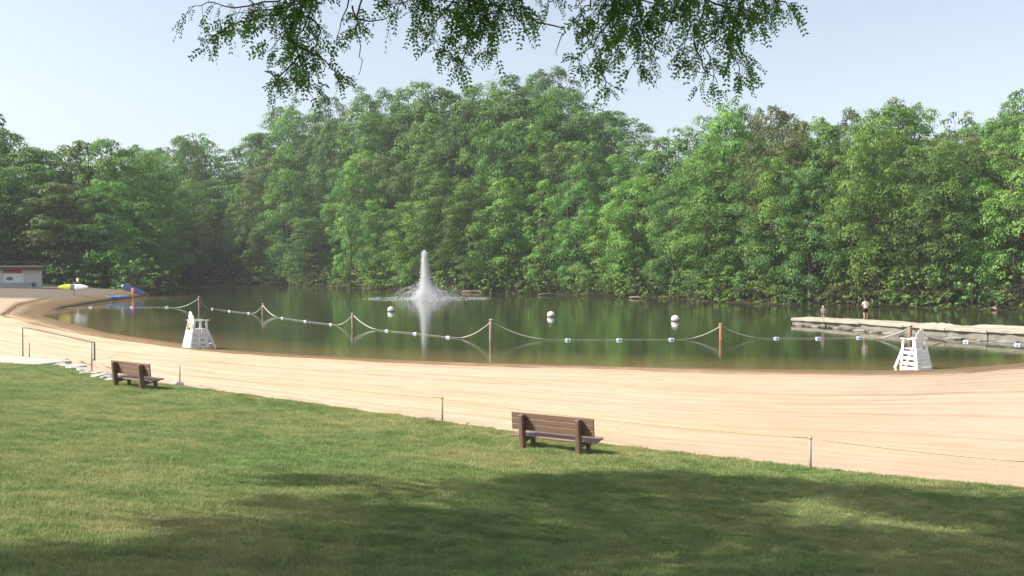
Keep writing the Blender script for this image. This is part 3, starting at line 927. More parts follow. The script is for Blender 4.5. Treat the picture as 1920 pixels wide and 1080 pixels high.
mb.build('limbs', M['bark'], loc)

# hanging sprays at the top of the view: (pixels of a twig, depth, leafiness)
SPR = [
    ([(600, -60), (520, 5), (440, 20), (385, 8), (352, 22)], 9.8, 1.0), ([(600, -60), (560, 10), (480, 30), (430, 40)], 9.6, 1.1),
    ([(560, 0), (520, 40), (450, 60), (400, 90), (388, 104)], 9.7, 0.9), ([(590, -40), (560, 40), (530, 90), (505, 120)], 9.7, 1.2),
    ([(600, -50), (585, 30), (560, 90), (545, 140), (520, 185)], 9.8, 1.3), ([(545, 60), (555, 120), (575, 170), (580, 200)], 9.9, 1.2),
    ([(570, 40), (600, 70), (590, 110), (560, 150)], 9.9, 1.1), ([(540, 100), (590, 125), (620, 150), (638, 176)], 9.7, 0.9),
    ([(560, 130), (530, 165), (505, 190)], 9.7, 0.7), ([(600, -30), (560, 0), (530, 20), (500, 20)], 9.5, 1.2),
    ([(650, -50), (655, 0), (640, 60), (632, 110)], 10.6, 0.12), ([(690, -40), (672, 40), (668, 75), (678, 130), (672, 165)], 10.6, 0.16), ([(660, 40), (680, 55), (720, 50), (745, 32)], 10.6, 0.10), ([(660, 20), (668, 50), (672, 90)], 10.5, 0.5),
    ([(800, -60), (770, -5), (745, 15), (720, 20)], 10.3, 1.0), ([(820, -60), (800, 10), (790, 50), (780, 75)], 10.0, 1.3), ([(860, -60), (850, 0), (820, 50), (810, 90), (822, 110)], 10.2, 1.3),
    ([(880, -60), (880, 10), (850, 60), (840, 110), (850, 140)], 10.0, 1.4), ([(900, -60), (895, 20), (880, 80), (872, 130), (862, 152)], 10.1, 1.4), ([(920, -60), (920, 10), (905, 60), (918, 100), (930, 135)], 10.0, 1.4),
    ([(940, -60), (945, 0), (930, 40), (925, 80)], 10.3, 1.3), ([(960, -60), (970, 0), (985, 30), (975, 45)], 10.3, 1.1), ([(850, -60), (900, 10), (940, 25), (985, 20)], 10.4, 1.2),
    ([(985, 38), (1010, 60), (1060, 72), (1048, 100), (1045, 130)], 10.4, 0.03), ([(1000, -40), (1030, 2), (1045, -8)], 10.4, 0.4),
    ([(1150, -60), (1110, 0), (1090, 30), (1070, 60)], 9.6, 1.1), ([(1160, -60), (1130, 10), (1120, 60), (1085, 75)], 9.6, 1.3), ([(1150, 0), (1140, 60), (1110, 110), (1080, 135)], 9.7, 1.1),
    ([(1180, -60), (1170, 20), (1150, 80), (1160, 110), (1130, 150)], 9.8, 1.2), ([(1130, 110), (1120, 140), (1140, 180), (1150, 185)], 9.8, 0.5), ([(1210, -60), (1200, 10), (1180, 70), (1200, 115), (1190, 150)], 9.7, 1.4),
    ([(1240, -60), (1230, 20), (1205, 80), (1225, 130), (1215, 155)], 9.6, 1.3), ([(1260, -60), (1270, 0), (1260, 50), (1245, 100)], 9.9, 1.3), ([(1300, -60), (1290, 20), (1295, 70), (1280, 110), (1285, 140)], 9.7, 1.2),
    ([(1330, -60), (1320, 20), (1310, 80), (1330, 130), (1340, 165)], 9.8, 1.2), ([(1300, 100), (1320, 150), (1345, 178)], 9.8, 0.8), ([(1370, -60), (1360, 20), (1355, 60), (1360, 90)], 9.6, 1.3),
    ([(1400, -60), (1390, 20), (1375, 70), (1360, 110), (1385, 150), (1388, 182)], 9.7, 1.1), ([(1380, 110), (1400, 130), (1402, 145)], 9.7, 1.0), ([(1420, -60), (1430, 10), (1440, 40), (1430, 62)], 9.9, 1.3),
    ([(1420, -50), (1450, 0), (1475, 10), (1488, 22)], 9.9, 1.0), ([(1250, -60), (1330, 5), (1400, 20), (1450, 10)], 9.6, 1.4), ([(1100, -60), (1170, -5), (1250, 15), (1300, 30)], 9.6, 1.4),
    ([(1340, 10), (1390, 40), (1420, 45)], 9.6, 1.2), ([(1150, 30), (1190, 45), (1240, 40)], 9.6, 1.3), ([(700, -60), (760, -10), (830, 8), (880, 10)], 10.0, 1.3), ([(830, 30), (870, 40), (930, 30)], 10.0, 1.3)]
tw = MB(); P = []; Dd = []; Ll = []
for pts_, Dv, lf in SPR:
    W_ = [PY(a, b - (24 if b > 0 else 0) * min(1, b / 80), Dv + LG.uniform(-.5, .5) * 0 + 0.12 * i * (1 if k % 2 else -1)) for i, (a, b) in enumerate(pts_) for k in (len(pts_),)]
    # smooth the polyline
    Q = []
    for i in range(len(W_) - 1):
        for t in (0, .34, .67): Q.append(W_[i].lerp(W_[i + 1], t) + Vector(LG.normal(0, 0.012, 3)))
    Q.append(W_[-1])
    n = len(Q)
    tw.tube([q - TR0 for q in Q], [0.012 - 0.009 * i / (n - 1) for i in range(n)], 5)
    for i in range(n - 1):
        a, b = Q[i], Q[i + 1]; seg = (b - a); L = seg.length
        m = max(1, int(L * 18 * lf)) if lf > 0.25 else int(LG.uniform() < lf * 2.5)
        for _ in range(m):
            s = a.lerp(b, LG.uniform())
            dr = Vector(LG.normal(0, 1, 3)); dr = (dr.normalized() + seg.normalized() * 0.5 + Vector((0, 0, -0.35))).normalized()
            tl = LG.uniform(0.03, 0.17) * (0.7 + 0.3 * lf)
            e = s + dr * tl + Vector((0, 0, -0.3 * tl))
            tw.tube([s - TR0, e - TR0], [0.0035, 0.0015], 3)
            for q in range(int(LG.integers(2, 5))):
                P.append(s.lerp(e, LG.uniform(0.3, 1.0))); d2 = dr + Vector(LG.normal(0, .6, 3)); d2.z -= 0.3; Dd.append(d2); Ll.append(LG.uniform(0.08, 0.20))
V, T = fronds(np.array([tuple(p) for p in P]), np.array([tuple(p) for p in Dd]), np.array(Ll), LG, 6)
V -= np.array(TR0)
me = mesh_np('hanging_leaves', V, np.arange(len(V)).reshape(-1, 4)); face_attr(me, 'tint', T)
o = link('hanging_leaves', me, M['leaf_locust'], loc); o['kind'] = 'stuff'
tw.build('hanging_twigs', M['bark'], loc)

# ------------------------------------------------------------------ benches
def make_bench(loc, rz, label, size=1.0):
    o = empty('park_bench', loc, rz); o.scale = (size,) * 3
    tilt = R(9)
    for sx in (-0.69, 0.69):
        beam('post', o, (sx, -0.02, -0.15), (sx, -0.10, 0.80), 0.10, 0.15, M['post_brown'], (0, 1, 0), 0.012)
        beam('seat_support', o, (sx, 0.03, 0.225), (sx, 0.50, 0.290), 0.075, 0.09, M['post_brown'])
        beam('leg', o, (sx, 0.42, -0.12), (sx, 0.40, 0.240), 0.085, 0.10, M['post_brown'], (0, 1, 0), 0.012)
    for k in range(3):
        z = 0.505 + k * 0.130; y = 0.045 - 0.084 * z + 0.035
        board('back_plank', o, (2.02, 0.042, 0.1275), (0, y, z + 0.0), (R(5), 0, 0), M['plank'], 0.008)
    for k in range(3):
        y = 0.115 + k * 0.152
        board('seat_plank', o, (2.02, 0.148, 0.042), (0, y, 0.300 + 0.018 * k), (R(6), 0, 0), M['plank'], 0.008)
    return tag(o, label, 'bench', 'brown plank benches facing the lake')
b1 = on_ground(1034, 850)
make_bench(b1, R(-31), 'brown plank bench near the middle of the lawn edge, back turned', 1.04)
b2 = on_ground(244, 730)
make_bench(b2, R(-36), 'brown plank bench at the left below the railing, back turned', 1.12)

# ------------------------------------------------------------------ lifeguard chairs
def make_chair(loc, rz, label, sign=False, scale=1.0):
    o = empty('lifeguard_chair', loc, rz); o.scale = (scale * .84, scale * .84, scale)
    W = M['white']
    for sx in (-1, 1):
        beam('leg', o, (sx * .62, -.80, -.08), (sx * .43, -.42, 1.52), .15, .045, W, (sx, 0, 0))
        beam('leg', o, (sx * .60, .38, -.08), (sx * .43, .36, 1.52), .15, .045, W, (sx, 0, 0))
        for z in (.10, .34, .60, .86):
            k = z / 1.5
            beam('side_board', o, (sx * (.655 - .19 * k), -.80 + .38 * k, z), (sx * (.635 - .17 * k), .40, z), .03, .15, W)
        board('armrest', o, (.17, 1.06, .045), (sx * .46, -.02, 1.545), (0, 0, 0), W)
        beam('stringer', o, (sx * .47, .96, -.05), (sx * .42, .44, .98), .16, .04, W, (sx, 0, 0))
        beam('ladder_side', o, (sx * .42, .44, .965), (sx * .42, .46, .62), .10, .04, W, (sx, 0, 0))
    for i, z in enumerate((.10, .27, .44, .61, .78, .95)):
        k = z / 1.5
        board('back_board', o, (1.26 - .36 * k, .03, .155), (0, -.83 + .37 * k, z), (R(-13.5), 0, 0), W)
    for k in range(5):
        board('seat_board', o, (.80, .135, .035), (0, -.34 + .15 * k, 1.02 + 0.012 * k), (0, 0, 0), W)
    board('apron', o, (.86, .035, .14), (0, .405, .96), (0, 0, 0), W)
    board('back_rail', o, (.92, .035, .12), (0, -.475, 1.44), (0, 0, 0), W)
    # fan of rounded back slats
    for k in range(-2, 3):
        top = 2.06 - 0.055 * k * k
        w = .135; pts_ = []
        for s in range(9):
            a = math.pi * s / 8; pts_.append((math.cos(a) * w / 2, top - w / 2 + math.sin(a) * w / 2))
        pts_ = [(w / 2, 1.06), ] + pts_ + [(-w / 2, 1.06)]
        V = [(x, -.016, z) for x, z in pts_] + [(x, .016, z) for x, z in pts_]
        n = len(pts_)
        F = [tuple(range(n)), tuple(range(2 * n - 1, n - 1, -1))] + [(i, i + n, (i + 1) % n + n, (i + 1) % n) for i in range(n)]
        V = [(x + k * .148, y - (z - 1.06) * .16 - .37, z) for x, y, z in V]
        link('back_slat', mesh_py('back_slat', V, F), W, o)
    for k in range(3):
        board('step', o, (.80, .17, .035), (0, .84 - .135 * k, .22 + .27 * k), (0, 0, 0), W)
    if sign:
        s = board('notice', o, (.42, .012, .20), (-.05, -.505, 1.24), (R(-13), 0, 0), M['sign_yellow'], 0)
        s['label'] = 'small yellow notice on the back of the chair'
        board('notice_mark', s, (.26, .006, .06), (0, -.010, -.05), (0, 0, 0), M['shed_dark'], 0)
    else:
        s = board('notice', o, (.50, .012, .30), (.02, -.60, .86), (R(-13), 0, 0), M['sign_white'], 0)
        board('notice_mark', s, (.30, .006, .045), (0, -.010, .06), (0, 0, 0), M['cloth_lilac'], 0)
        board('notice_mark', s, (.20, .006, .05), (.03, -.010, -.05), (0, 0, 0), M['cloth_grey'], 0)
    return tag(o, label, 'lifeguard chair', 'white lifeguard chairs on the sand')
make_chair(on_ground(372, 653), R(-48), 'tall white wooden lifeguard chair at the left, facing right over the cove', True, 1.1)
make_chair(on_ground(1712, 693), R(28), 'tall white wooden lifeguard chair at the right, before the stone jetty', False, 1.0)

# ------------------------------------------------------------------ posts, float line, buoys
POSTS = [(374, 557, 581), (493, 570, 591), (662, 588, 615), (921, 600, 638.6), (1352, 608, 637), (1706, 611, 640)]
PW = []
names = ['leftmost of the six posts in the water', '2nd from the left', '3rd from the left, left of the fountain', '4th from the left, right of the fountain', '5th from the left, orange', 'rightmost, behind the right lifeguard chair']
for i, (x, ty, by) in enumerate(POSTS):
    b = PZ(x, by, 0); top = PY(x, ty, b.y).z
    r = 0.15 if i == 3 else 0.13
    o = empty('mooring_post', (b.x, b.y, 0))
    lean = Vector((tr.uniform(-.03, .03), tr.uniform(-.02, .02), 0))
    mb = MB(); mb.tube([(0, 0, -1.5), (0, 0, 0), lean * .5 + Vector((0, 0, top * .6)), lean + Vector((0, 0, top - .03)), lean + Vector((0, 0, top))], [r * 1.02, r, r * .98, r * .96, r * .8], 10)
    mb.build('shaft', M['wood_orange'] if i == 4 else M['wood_grey'], o)
    mb = MB(); mb.tube([lean + Vector((0, 0, top)), lean + Vector((0, 0, top + .05))], [r * 1.15, r * 1.05], 10)
    mb.build('cap', M['rope_yellow'] if i == 4 else M['stone'], o)
    PW.append(Vector((b.x, b.y, top)))
    lab = ['weathered wooden post in the water, leftmost of six', 'weathered wooden post in the water, second from the left of six', 'weathered wooden post in the water just left of the fountain', 'tall weathered post in the water, nearest right of the fountain', 'orange brown wooden post standing in the water', 'pale post in the water behind the right lifeguard chair'][i]
    tag(o, lab, 'post', 'posts holding the float line')
FLO = [[(170, 576), (247, 576), (313, 576)], [(398, 579), (430, 583), (466, 587)], [(529, 596), (572, 602), (620, 608)], [(725, 620), (778, 625), (840, 632)], [(1065, 637), (1161, 637), (1259, 636)], [(1456, 634), (1534, 634), (1611, 633)], [(1811, 640), (1908, 646), (1985, 650)]]
fk = 0
for i in range(7):
    F_ = [PZ(a, b, 0.04) for a, b in FLO[i]]
    A0 = PW[i - 1] - Vector((0, 0, .10)) if i > 0 else PZ(120, 577, 0.04)
    B0 = PW[i] - Vector((0, 0, .10)) if i < 6 else PZ(2060, 655, 0.04)
    def hang(a, b, n=9):
        return [Vector((a.x + (b.x - a.x) * t, a.y + (b.y - a.y) * t, b.z + (a.z - b.z) * (1 - t) ** 2.0)) for t in [k / (n - 1) for k in range(n)]]
    left = hang(A0, F_[0].lerp(A0, .35) * 1.0 if False else Vector((A0.x + (F_[0].x - A0.x) * .8, A0.y + (F_[0].y - A0.y) * .8, .04))) if i > 0 else [A0]
    right = list(reversed(hang(B0, Vector((B0.x + (F_[2].x - B0.x) * .8, B0.y + (F_[2].y - B0.y) * .8, .04))))) if i < 6 else [B0]
    pts_ = left + F_ + right
    rad = [0.045 if p.z > 0.1 else 0.014 for p in pts_]
    mb = MB(); mb.tube(pts_, rad, 6)
    ln = ['from the left beach to the first post', 'between the first and second posts', 'between the second and third posts', 'crossing below the fountain', 'between the tall post and the orange post', 'between the orange post and the pale post', 'running off the right edge'][i]
    tag(mb.build('float_line', M['rope']), 'pale rope of the swimming line %s' % ln, 'rope', 'ropes of the swimming line')
    for p in F_[:3]:
        if i == 6 and p == F_[2]: continue
        fk += 1
        o = empty('line_float', (p.x, p.y, 0.03)); o.scale = (.72,) * 3
        d = (F_[2] - F_[0]).normalized()
        mb = MB(); mb.tube([d * -.26, d * -.2, d * -.10], [.06, .12, .13], 10); mb.build('white_end', M['float_white'], o)
        mb = MB(); mb.tube([d * -.11, d * .11], [.135, .135], 10); mb.build('blue_middle', M['float_blue'], o)
        mb = MB(); mb.tube([d * .10, d * .2, d * .26], [.13, .12, .06], 10); mb.build('white_end', M['float_white'], o)
        tag(o, 'blue and white float on the swimming line, %s from the left' % ordinal(fk), 'float', 'floats of the swimming line')
for x, y, lab in ((733, 584, 'round white buoy left of the fountain'), (1033, 594, 'round white buoy in open water right of the tall post'), (1266, 602, 'round white buoy just left of the orange post')):
    b = PZ(x, y, 0)
    o = empty('mooring_buoy', (b.x, b.y, 0))
    mb = MB(); mb.ellipsoid((0, 0, .20), (.36, .36, .32), 16, 12); mb.build('ball', M['buoy'], o)
    mb = MB(); mb.tube([(0, 0, .02), (0, 0, .07)], [.352, .362], 16); mb.build('waterline_band', M['buoy_dirty'], o)
    mb = MB(); mb.tube([(0, 0, .50), (0, 0, .56)], [.06, .04], 8); mb.build('mooring_eye', M['buoy_dirty'], o)
    tag(o, lab, 'buoy', 'white mooring buoys')

# ------------------------------------------------------------------ fountain
fb = PZ(800, 560, 0)
fo = empty('fountain', (fb.x, fb.y, 0))
tag(fo, 'floating fountain throwing a tall white jet in the middle of the lake', 'fountain')
fg = np.random.default_rng(31)
def drops(P, S):
    """tiny octahedral drops"""
    n = len(P); O = np.array(((1, 0, 0), (-1, 0, 0), (0, 1, 0), (0, -1, 0), (0, 0, 1.5), (0, 0, -1.5)))
    V = P[:, None, :] + O[None] * S[:, None, None]
    f = np.array(((0, 2, 4), (2, 1, 4), (1, 3, 4), (3, 0, 4), (2, 0, 5), (1, 2, 5), (3, 1, 5), (0, 3, 5)))
    F = (np.arange(n)[:, None, None] * 6 + f[None]).reshape(-1, 3)
    return V.reshape(-1, 3), F
HJ = PY(797, 470, fb.y).z
n = 26000
h = fg.uniform(0, 1, n)
rad = np.interp(h, [0, .1, .3, .55, .8, .93, 1.0], [1.6, 1.2, .70, .50, .38, .31, .12]) * np.abs(fg.normal(0, .62, n))
a = fg.uniform(0, 6.28, n)
P = np.stack((np.cos(a) * rad - 0.30 * h, np.sin(a) * rad, h * HJ), -1)
V, F = drops(P, fg.uniform(.016, .038, n))
o = link('jet', mesh_np('jet', V, F), M['foam'], fo); o['kind'] = 'stuff'
# low spray fans, each a ballistic arc
P = []; S = []
for k in range(46):
    az = fg.uniform(0, 6.28); el = R(fg.uniform(38, 80)); v0 = fg.uniform(3.6, 7.2)
    m = 280
    t = fg.uniform(0, 1, m) ** 0.75 * (2 * v0 * math.sin(el) / 9.8)
    sp = 0.05 + 0.10 * t
    az2 = az + fg.normal(0, .05, m)
    P.append(np.stack((np.cos(az2) * v0 * math.cos(el) * t + fg.normal(0, 1, m) * sp, np.sin(az2) * v0 * math.cos(el) * t + fg.normal(0, 1, m) * sp, np.maximum(0.01, v0 * math.sin(el) * t - 4.9 * t * t + fg.normal(0, 1, m) * sp)), -1))
    S.append(fg.uniform(.009, .022, m))
n = 9000                                           # boiling foot of the jet
a = fg.uniform(0, 6.28, n); q = np.abs(fg.normal(0, 1, n)); P.append(np.stack((np.cos(a) * q * 1.0, np.sin(a) * q * 1.0, np.abs(fg.normal(0, 1, n)) * np.exp(-q * .8) * 2.0), -1)); S.append(fg.uniform(.016, .04, n))
n = 2600                                           # drifting mist to the right
P.append(np.stack((np.abs(fg.normal(0, 2.6, n)), fg.normal(0, 1.6, n), np.abs(fg.normal(0, 1.3, n)) * np.exp(-np.abs(fg.normal(0, .6, n)))), -1)); S.append(fg.uniform(.010, .022, n))
V, F = drops(np.concatenate(P), np.concatenate(S))
o = link('spray', mesh_np('spray', V, F), M['foam'], fo); o['kind'] = 'stuff'
n = 1500                                           # foam ring where the spray lands
a = fg.uniform(0, 6.28, n); q = np.abs(fg.normal(0, 1, n)) * 2.6
q = np.where(fg.uniform(0, 1, n) < .35, 6.6 + fg.normal(0, .8, n), q)
P = np.stack((np.cos(a) * q * 1.15, np.sin(a) * q, np.abs(fg.normal(0, .05, n))), -1)
V, F = drops(P, fg.uniform(.014, .035, n))
o = link('foam_ring', mesh_np('foam_ring', V, F), M['foam'], fo); o['kind'] = 'stuff'
mb = MB(); mb.tube([(0, 0, -.2), (0, 0, .10), (0, 0, .16)], [.6, .6, .4], 16); mb.build('float_base', M['shed_dark'], fo)

# ------------------------------------------------------------------ jetty
jt = empty('stone_jetty', PZ(1483, 607, 0))
J0 = jt.location.copy()
tag(jt, 'low concrete and stone jetty reaching into the lake from the right', 'jetty')
edge = [PZ(a, b, 0) for a, b in ((1483, 607), (1545, 611), (1610, 616), (1690, 624), (1770, 631), (1850, 637), (1930, 642), (2080, 652), (2240, 662))]
jr = random.Random(4)
back = 2.6
for i in range(len(edge) - 1):
    a, b = edge[i] - J0, edge[i + 1] - J0
    d = (b - a).normalized(); nrm = Vector((-d.y, d.x, 0)); nrm = nrm if nrm.y > 0 else -nrm
    a = a + d * .02; b = b - d * .02
    zt = 0.52 + 0.035 * i + jr.uniform(-.03, .03)
    # slab: top plate over a rough undercut body
    n = 6
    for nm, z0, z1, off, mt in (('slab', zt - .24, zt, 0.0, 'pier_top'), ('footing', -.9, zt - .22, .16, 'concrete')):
        V = []
        for j in range(n + 1):
            p = a.lerp(b, j / n); e = jr.uniform(-.07, .07) if nm == 'slab' else jr.uniform(-.12, .16)
            for q, z in ((off + e, z0), (off + e * .6, z1), (back + jr.uniform(-.1, .1), z1 + jr.uniform(0, .03)), (back, z0)):
                w = p + nrm * q; V.append((w.x, w.y, z + jr.uniform(-.02, .02)))
        F = []
        for j in range(n):
            for k in range(4): F.append((j * 4 + k, j * 4 + (k + 1) % 4, (j + 1) * 4 + (k + 1) % 4, (j + 1) * 4 + k))
        F += [(3, 2, 1, 0), tuple(n * 4 + k for k in range(4))]
        bm = bmesh.new(); vv = [bm.verts.new(v) for v in V]; [bm.faces.new([vv[k] for k in f]) for f in F]
        bmesh.ops.recalc_face_normals(bm, faces=bm.faces[:]); bmesh.ops.bevel(bm, geom=bm.edges[:], offset=.03, segments=1, affect='EDGES')
        me = bpy.data.meshes.new(nm); bm.to_mesh(me); bm.free()
        link(nm, me, M[mt], jt)

def rock_mesh(seed, n=2, flat=0.6):
    g = random.Random(seed); bm = bmesh.new(); bmesh.ops.create_icosphere(bm, subdivisions=n, radius=0.5)
    off = Vector((g.uniform(-9, 9), g.uniform(-9, 9), g.uniform(-9, 9)))
    for v in bm.verts:
        k = 1 + mnoise.noise(v.co * 2.2 + off) * .45 + mnoise.noise(v.co * 5 + off) * .15
        v.co = Vector((v.co.x * k, v.co.y * k, v.co.z * k * flat))
    me = bpy.data.meshes.new('rock'); bm.to_mesh(me); bm.free(); return me
ROCK = [rock_mesh(s) for s in range(5)]
rk = 0
for x, y, s in ((1500, 609, .5), (1530, 612, .7), (1570, 615, .6), (1612, 619, .8), (1640, 622, .7), (1672, 625, .9), (1735, 631, .8), (1790, 635, .9), (1840, 638, .7), (1890, 641, .9)):
    p = PZ(x, y + 1.5, 0) - J0
    o = bpy.data.objects.new('boulder', ROCK[rk % 5]); COL.objects.link(o); o.parent = jt; o.location = (p.x, p.y, 0.02); o.scale = (s * 1.5, s, s * .7); o.rotation_euler = (0, 0, rk * 1.7)
    if len(ROCK[rk % 5].materials) == 0: ROCK[rk % 5].materials.append(M['concrete'])
    rk += 1
# low heaps of sand and dry weed on the jetty's back
for i, (x0, x1, y, hh) in enumerate(((1738, 1788, 612, .30), (1833, 1935, 618, .24), (1690, 1735, 609, .12))):
    a = PY((x0 + x1) / 2, y, 74 - 4 * i * (1 if i < 2 else .5) if False else PZ((x0 + x1) / 2, y + 18, 0).y + 1.5)
    a.z = 0.50 + 0.035 * (3 if i != 1 else 5)
    L = (x1 - x0) / FPX * a.y
    V = []; F = []; nu, nv = 18, 7
    for u_ in range(nu + 1):
        for v_ in range(nv + 1):
            tu, tv = u_ / nu * 2 - 1, v_ / nv * 2 - 1
            e = max(0, 1 - abs(tu) ** 4) * max(0, 1 - tv * tv)
            V.append((tu * L / 2, tv * .75 - tu * L * .35, -.06 + (hh + .06) * e * (0.8 + .22 * mnoise.noise(Vector((tu * 4, tv * 2, i))))))
    for u_ in range(nu):
        for v_ in range(nv): F.append((u_ * (nv + 1) + v_, (u_ + 1) * (nv + 1) + v_, (u_ + 1) * (nv + 1) + v_ + 1, u_ * (nv + 1) + v_ + 1))
    o = link('sand_heap', mesh_py('sand_heap', V, F, True), M['pier_top'], jt, a - J0)

# ------------------------------------------------------------------ people
def skin_mesh(nodes, edges, root):
    """nodes: name -> (co, radius)"""
    keys = list(nodes); idx = {k: i for i, k in enumerate(keys)}
    me = bpy.data.meshes.new('tmp'); me.from_pydata([nodes[k][0] for k in keys], [(idx[a], idx[b]) for a, b in edges], [])
    ob = bpy.data.objects.new('tmp', me); COL.objects.link(ob)
    md = ob.modifiers.new('s', 'SKIN'); md.use_smooth_shade = True
    for i, k in enumerate(keys):
        r = nodes[k][1]; sv_ = me.skin_vertices[0].data[i]; sv_.radius = (r, r) if not hasattr(r, '__len__') else r; sv_.use_root = (k == root)
    sb = ob.modifiers.new('d', 'SUBSURF'); sb.levels = 1; sb.render_levels = 1
    dg = bpy.context.evaluated_depsgraph_get()
    out = bpy.data.meshes.new_from_object(ob.evaluated_get(dg))
    bpy.data.objects.remove(ob); bpy.data.meshes.remove(me)
    return out

def person(label,  loc, rz, height, shirt, shorts, arms=None, headwear=None, hair=True, shirt_sleeve=True, long_legs=False, girth=1.0):
    o = empty('person', loc, rz); s = height / 1.75; o.scale = (s * girth, s * girth, s)
    J = {'pelvis': ((0, 0, .95), (.145, .105)), 'spine': ((0, 0, 1.12), (.13, .10)), 'chest': ((0, .01, 1.31), (.155, .11)), 'neckb': ((0, 0, 1.45), .07), 'neck': ((0, .012, 1.52), .052),
         'jaw': ((0, .035, 1.575), .066), 'head': ((0, .02, 1.655), (.080, .096)), 'crown': ((0, .008, 1.715), .06)}
    E = [('pelvis', 'spine'), ('spine', 'chest'), ('chest', 'neckb'), ('neckb', 'neck'), ('neck', 'jaw'), ('jaw', 'head'), ('head', 'crown')]
    arms = arms or {}
    for sd, n in ((-1, 'l'), (1, 'r')):
        el, wr = arms.get(n, ((sd * .235, -.03, 1.13), (sd * .255, .05, .885)))
        el_, wr_ = Vector(el), Vector(wr); pd = (wr_ - el_).normalized()
        J['sh' + n] = ((sd * .175, 0, 1.41), .062); J['el' + n] = (tuple(el_), .043); J['wr' + n] = (tuple(wr_), .030); J['pa' + n] = (tuple(wr_ + pd * .06), (.040, .022))
        E += [('chest', 'sh' + n), ('sh' + n, 'el' + n), ('el' + n, 'wr' + n), ('wr' + n, 'pa' + n)]
        J['hip' + n] = ((sd * .085, 0, .88), .09); J['kn' + n] = ((sd * .10, .02, .49), .060); J['ca' + n] = ((sd * .10, -.015, .36), .058); J['an' + n] = ((sd * .10, -.03, .085), .040); J['to' + n] = ((sd * .115, .12, .035), .036)
        E += [('pelvis', 'hip' + n), ('hip' + n, 'kn' + n), ('kn' + n, 'ca' + n), ('ca' + n, 'an' + n), ('an' + n, 'to' + n)]
    me = skin_mesh(J, E, 'pelvis')
    # fingers, nose, ears
    bm = bmesh.new(); bm.from_mesh(me); mb = MB()
    for sd, n in ((-1, 'l'), (1, 'r')):
        wr_ = Vector(J['wr' + n][0]); pa = Vector(J['pa' + n][0]); d = (pa - wr_).normalized(); side = d.cross(Vector((sd, 0, .2))).normalized()
        for k, L in ((-1.5, .070), (-.5, .082), (.5, .078), (1.5, .062)):
            b = pa + side * (k * .019) + d * .015; c = b + d * L * .6; e = c + (d + Vector((-sd * .5, 0, -.2))).normalized() * L * .5
            mb.tube([b, c, e], [.0095, .009, .007], 6)
        b = wr_ + d * .025 + side * .03; mb.tube([b, b + (d + side).normalized() * .045, b + (d * 1.6 + side).normalized() * .075], [.012, .010, .008], 6)
    mb.ellipsoid((0, .128, 1.635), (.014, .020, .022), 8, 6)
    for sd in (-1, 1): mb.ellipsoid((sd * .088, .01, 1.64), (.012, .022, .032), 8, 6)
    vv = [bm.verts.new(v) for v in mb.V]
    for f in mb.F:
        try: bm.faces.new([vv[i] for i in f])
        except ValueError: pass
    bm.to_mesh(me); bm.free()
    for p in me.polygons: p.use_smooth = True
    link('body', me, M['skin'], o)
    if shirt:
        JS = {'waist': ((0, 0, .90), (.165, .125)), 'sp': ((0, 0, 1.12), (.152, .12)), 'ch': ((0, .01, 1.31), (.172, .126)), 'nk': ((0, 0, 1.455), .085)}
        ES = [('waist', 'sp'), ('sp', 'ch'), ('ch', 'nk')]
        if shirt_sleeve:
            for n in 'lr':
                a = Vector(J['sh' + n][0]); e = Vector(J['el' + n][0])
                JS['s' + n] = (tuple(a), .078); JS['e' + n] = (tuple(a.lerp(e, .62)), .068); ES += [('ch', 's' + n), ('s' + n, 'e' + n)]
        link('shirt', skin_mesh(JS, ES, 'sp'), M[shirt], o)
    JP = {'w': ((0, 0, .99), (.158, .12)), 'p': ((0, 0, .91), (.165, .125))}
    EP = [('w', 'p')]
    for n in 'lr':
        a = Vector(J['hip' + n][0]); k = Vector(J['kn' + n][0]); an = Vector(J['an' + n][0])
        JP['h' + n] = (tuple(a + Vector((0, 0, -.05))), .102); JP['k' + n] = (tuple(a.lerp(k, .85)), .09); EP += [('p', 'h' + n), ('h' + n, 'k' + n)]
        if long_legs: JP['a' + n] = (tuple(an + Vector((0, 0, .02))), .065); EP += [('k' + n, 'a' + n)]
    link('trousers' if long_legs else 'shorts', skin_mesh(JP, EP, 'p'), M[shorts], o)
    if hair:
        mb = MB(); mb.ellipsoid((0, -.008, 1.672), (.099, .112, .095), 14, 10, Matrix.Rotation(R(14), 3, 'X')); mb.build('hair', M['hair'], o)
    if headwear:
        mb = MB(); mb.ellipsoid((0, .008, 1.700), (.106, .120, .085), 14, 10); c = mb.build('cap', M[headwear], o)
        mb = MB(); mb.ellipsoid((0, .125, 1.690), (.075, .085, .010), 12, 6); mb.build('peak', M[headwear], c)
    return tag(o, label, 'person')

def at_top(px, py, z): return PZ(px, py, z)
q = at_top(1623, 598.5, .60); person('person in white shirt and dark shorts standing on the stone jetty', q, R(14), 1.68, 'cloth_white', 'cloth_dark',
    {'l': ((-.25, .03, 1.15), (-.10, .22, 1.10)), 'r': ((.27, .02, 1.15), (.12, .20, 1.08))}, girth=1.28)
q = at_top(1543, 598, .56); person('small person in white cap and grey shirt on the jetty end', q, R(-40), 1.05, 'cloth_grey', 'cloth_grey', None, 'cloth_white', False, girth=1.3)
q = on_ground(139, 553)
print('carrier', q)
person('person in lilac shorts carrying the yellow and pale board', q, R(-80), 1.76, None, 'cloth_lilac', {'l': ((-.30, -.10, 1.18), (-.24, .12, 1.02)), 'r': ((.30, .02, 1.16), (.36, .16, .96))}, None, True)
BQ = q.copy()
q = on_ground(146, 540.5)
print('white', q)
person('person in white shirt standing behind the yellow and pale board', q, R(160), 1.72, 'cloth_white', 'cloth_dark', None, None, True, True, True)
q = on_ground(249, 560.5)
print('coral', q)
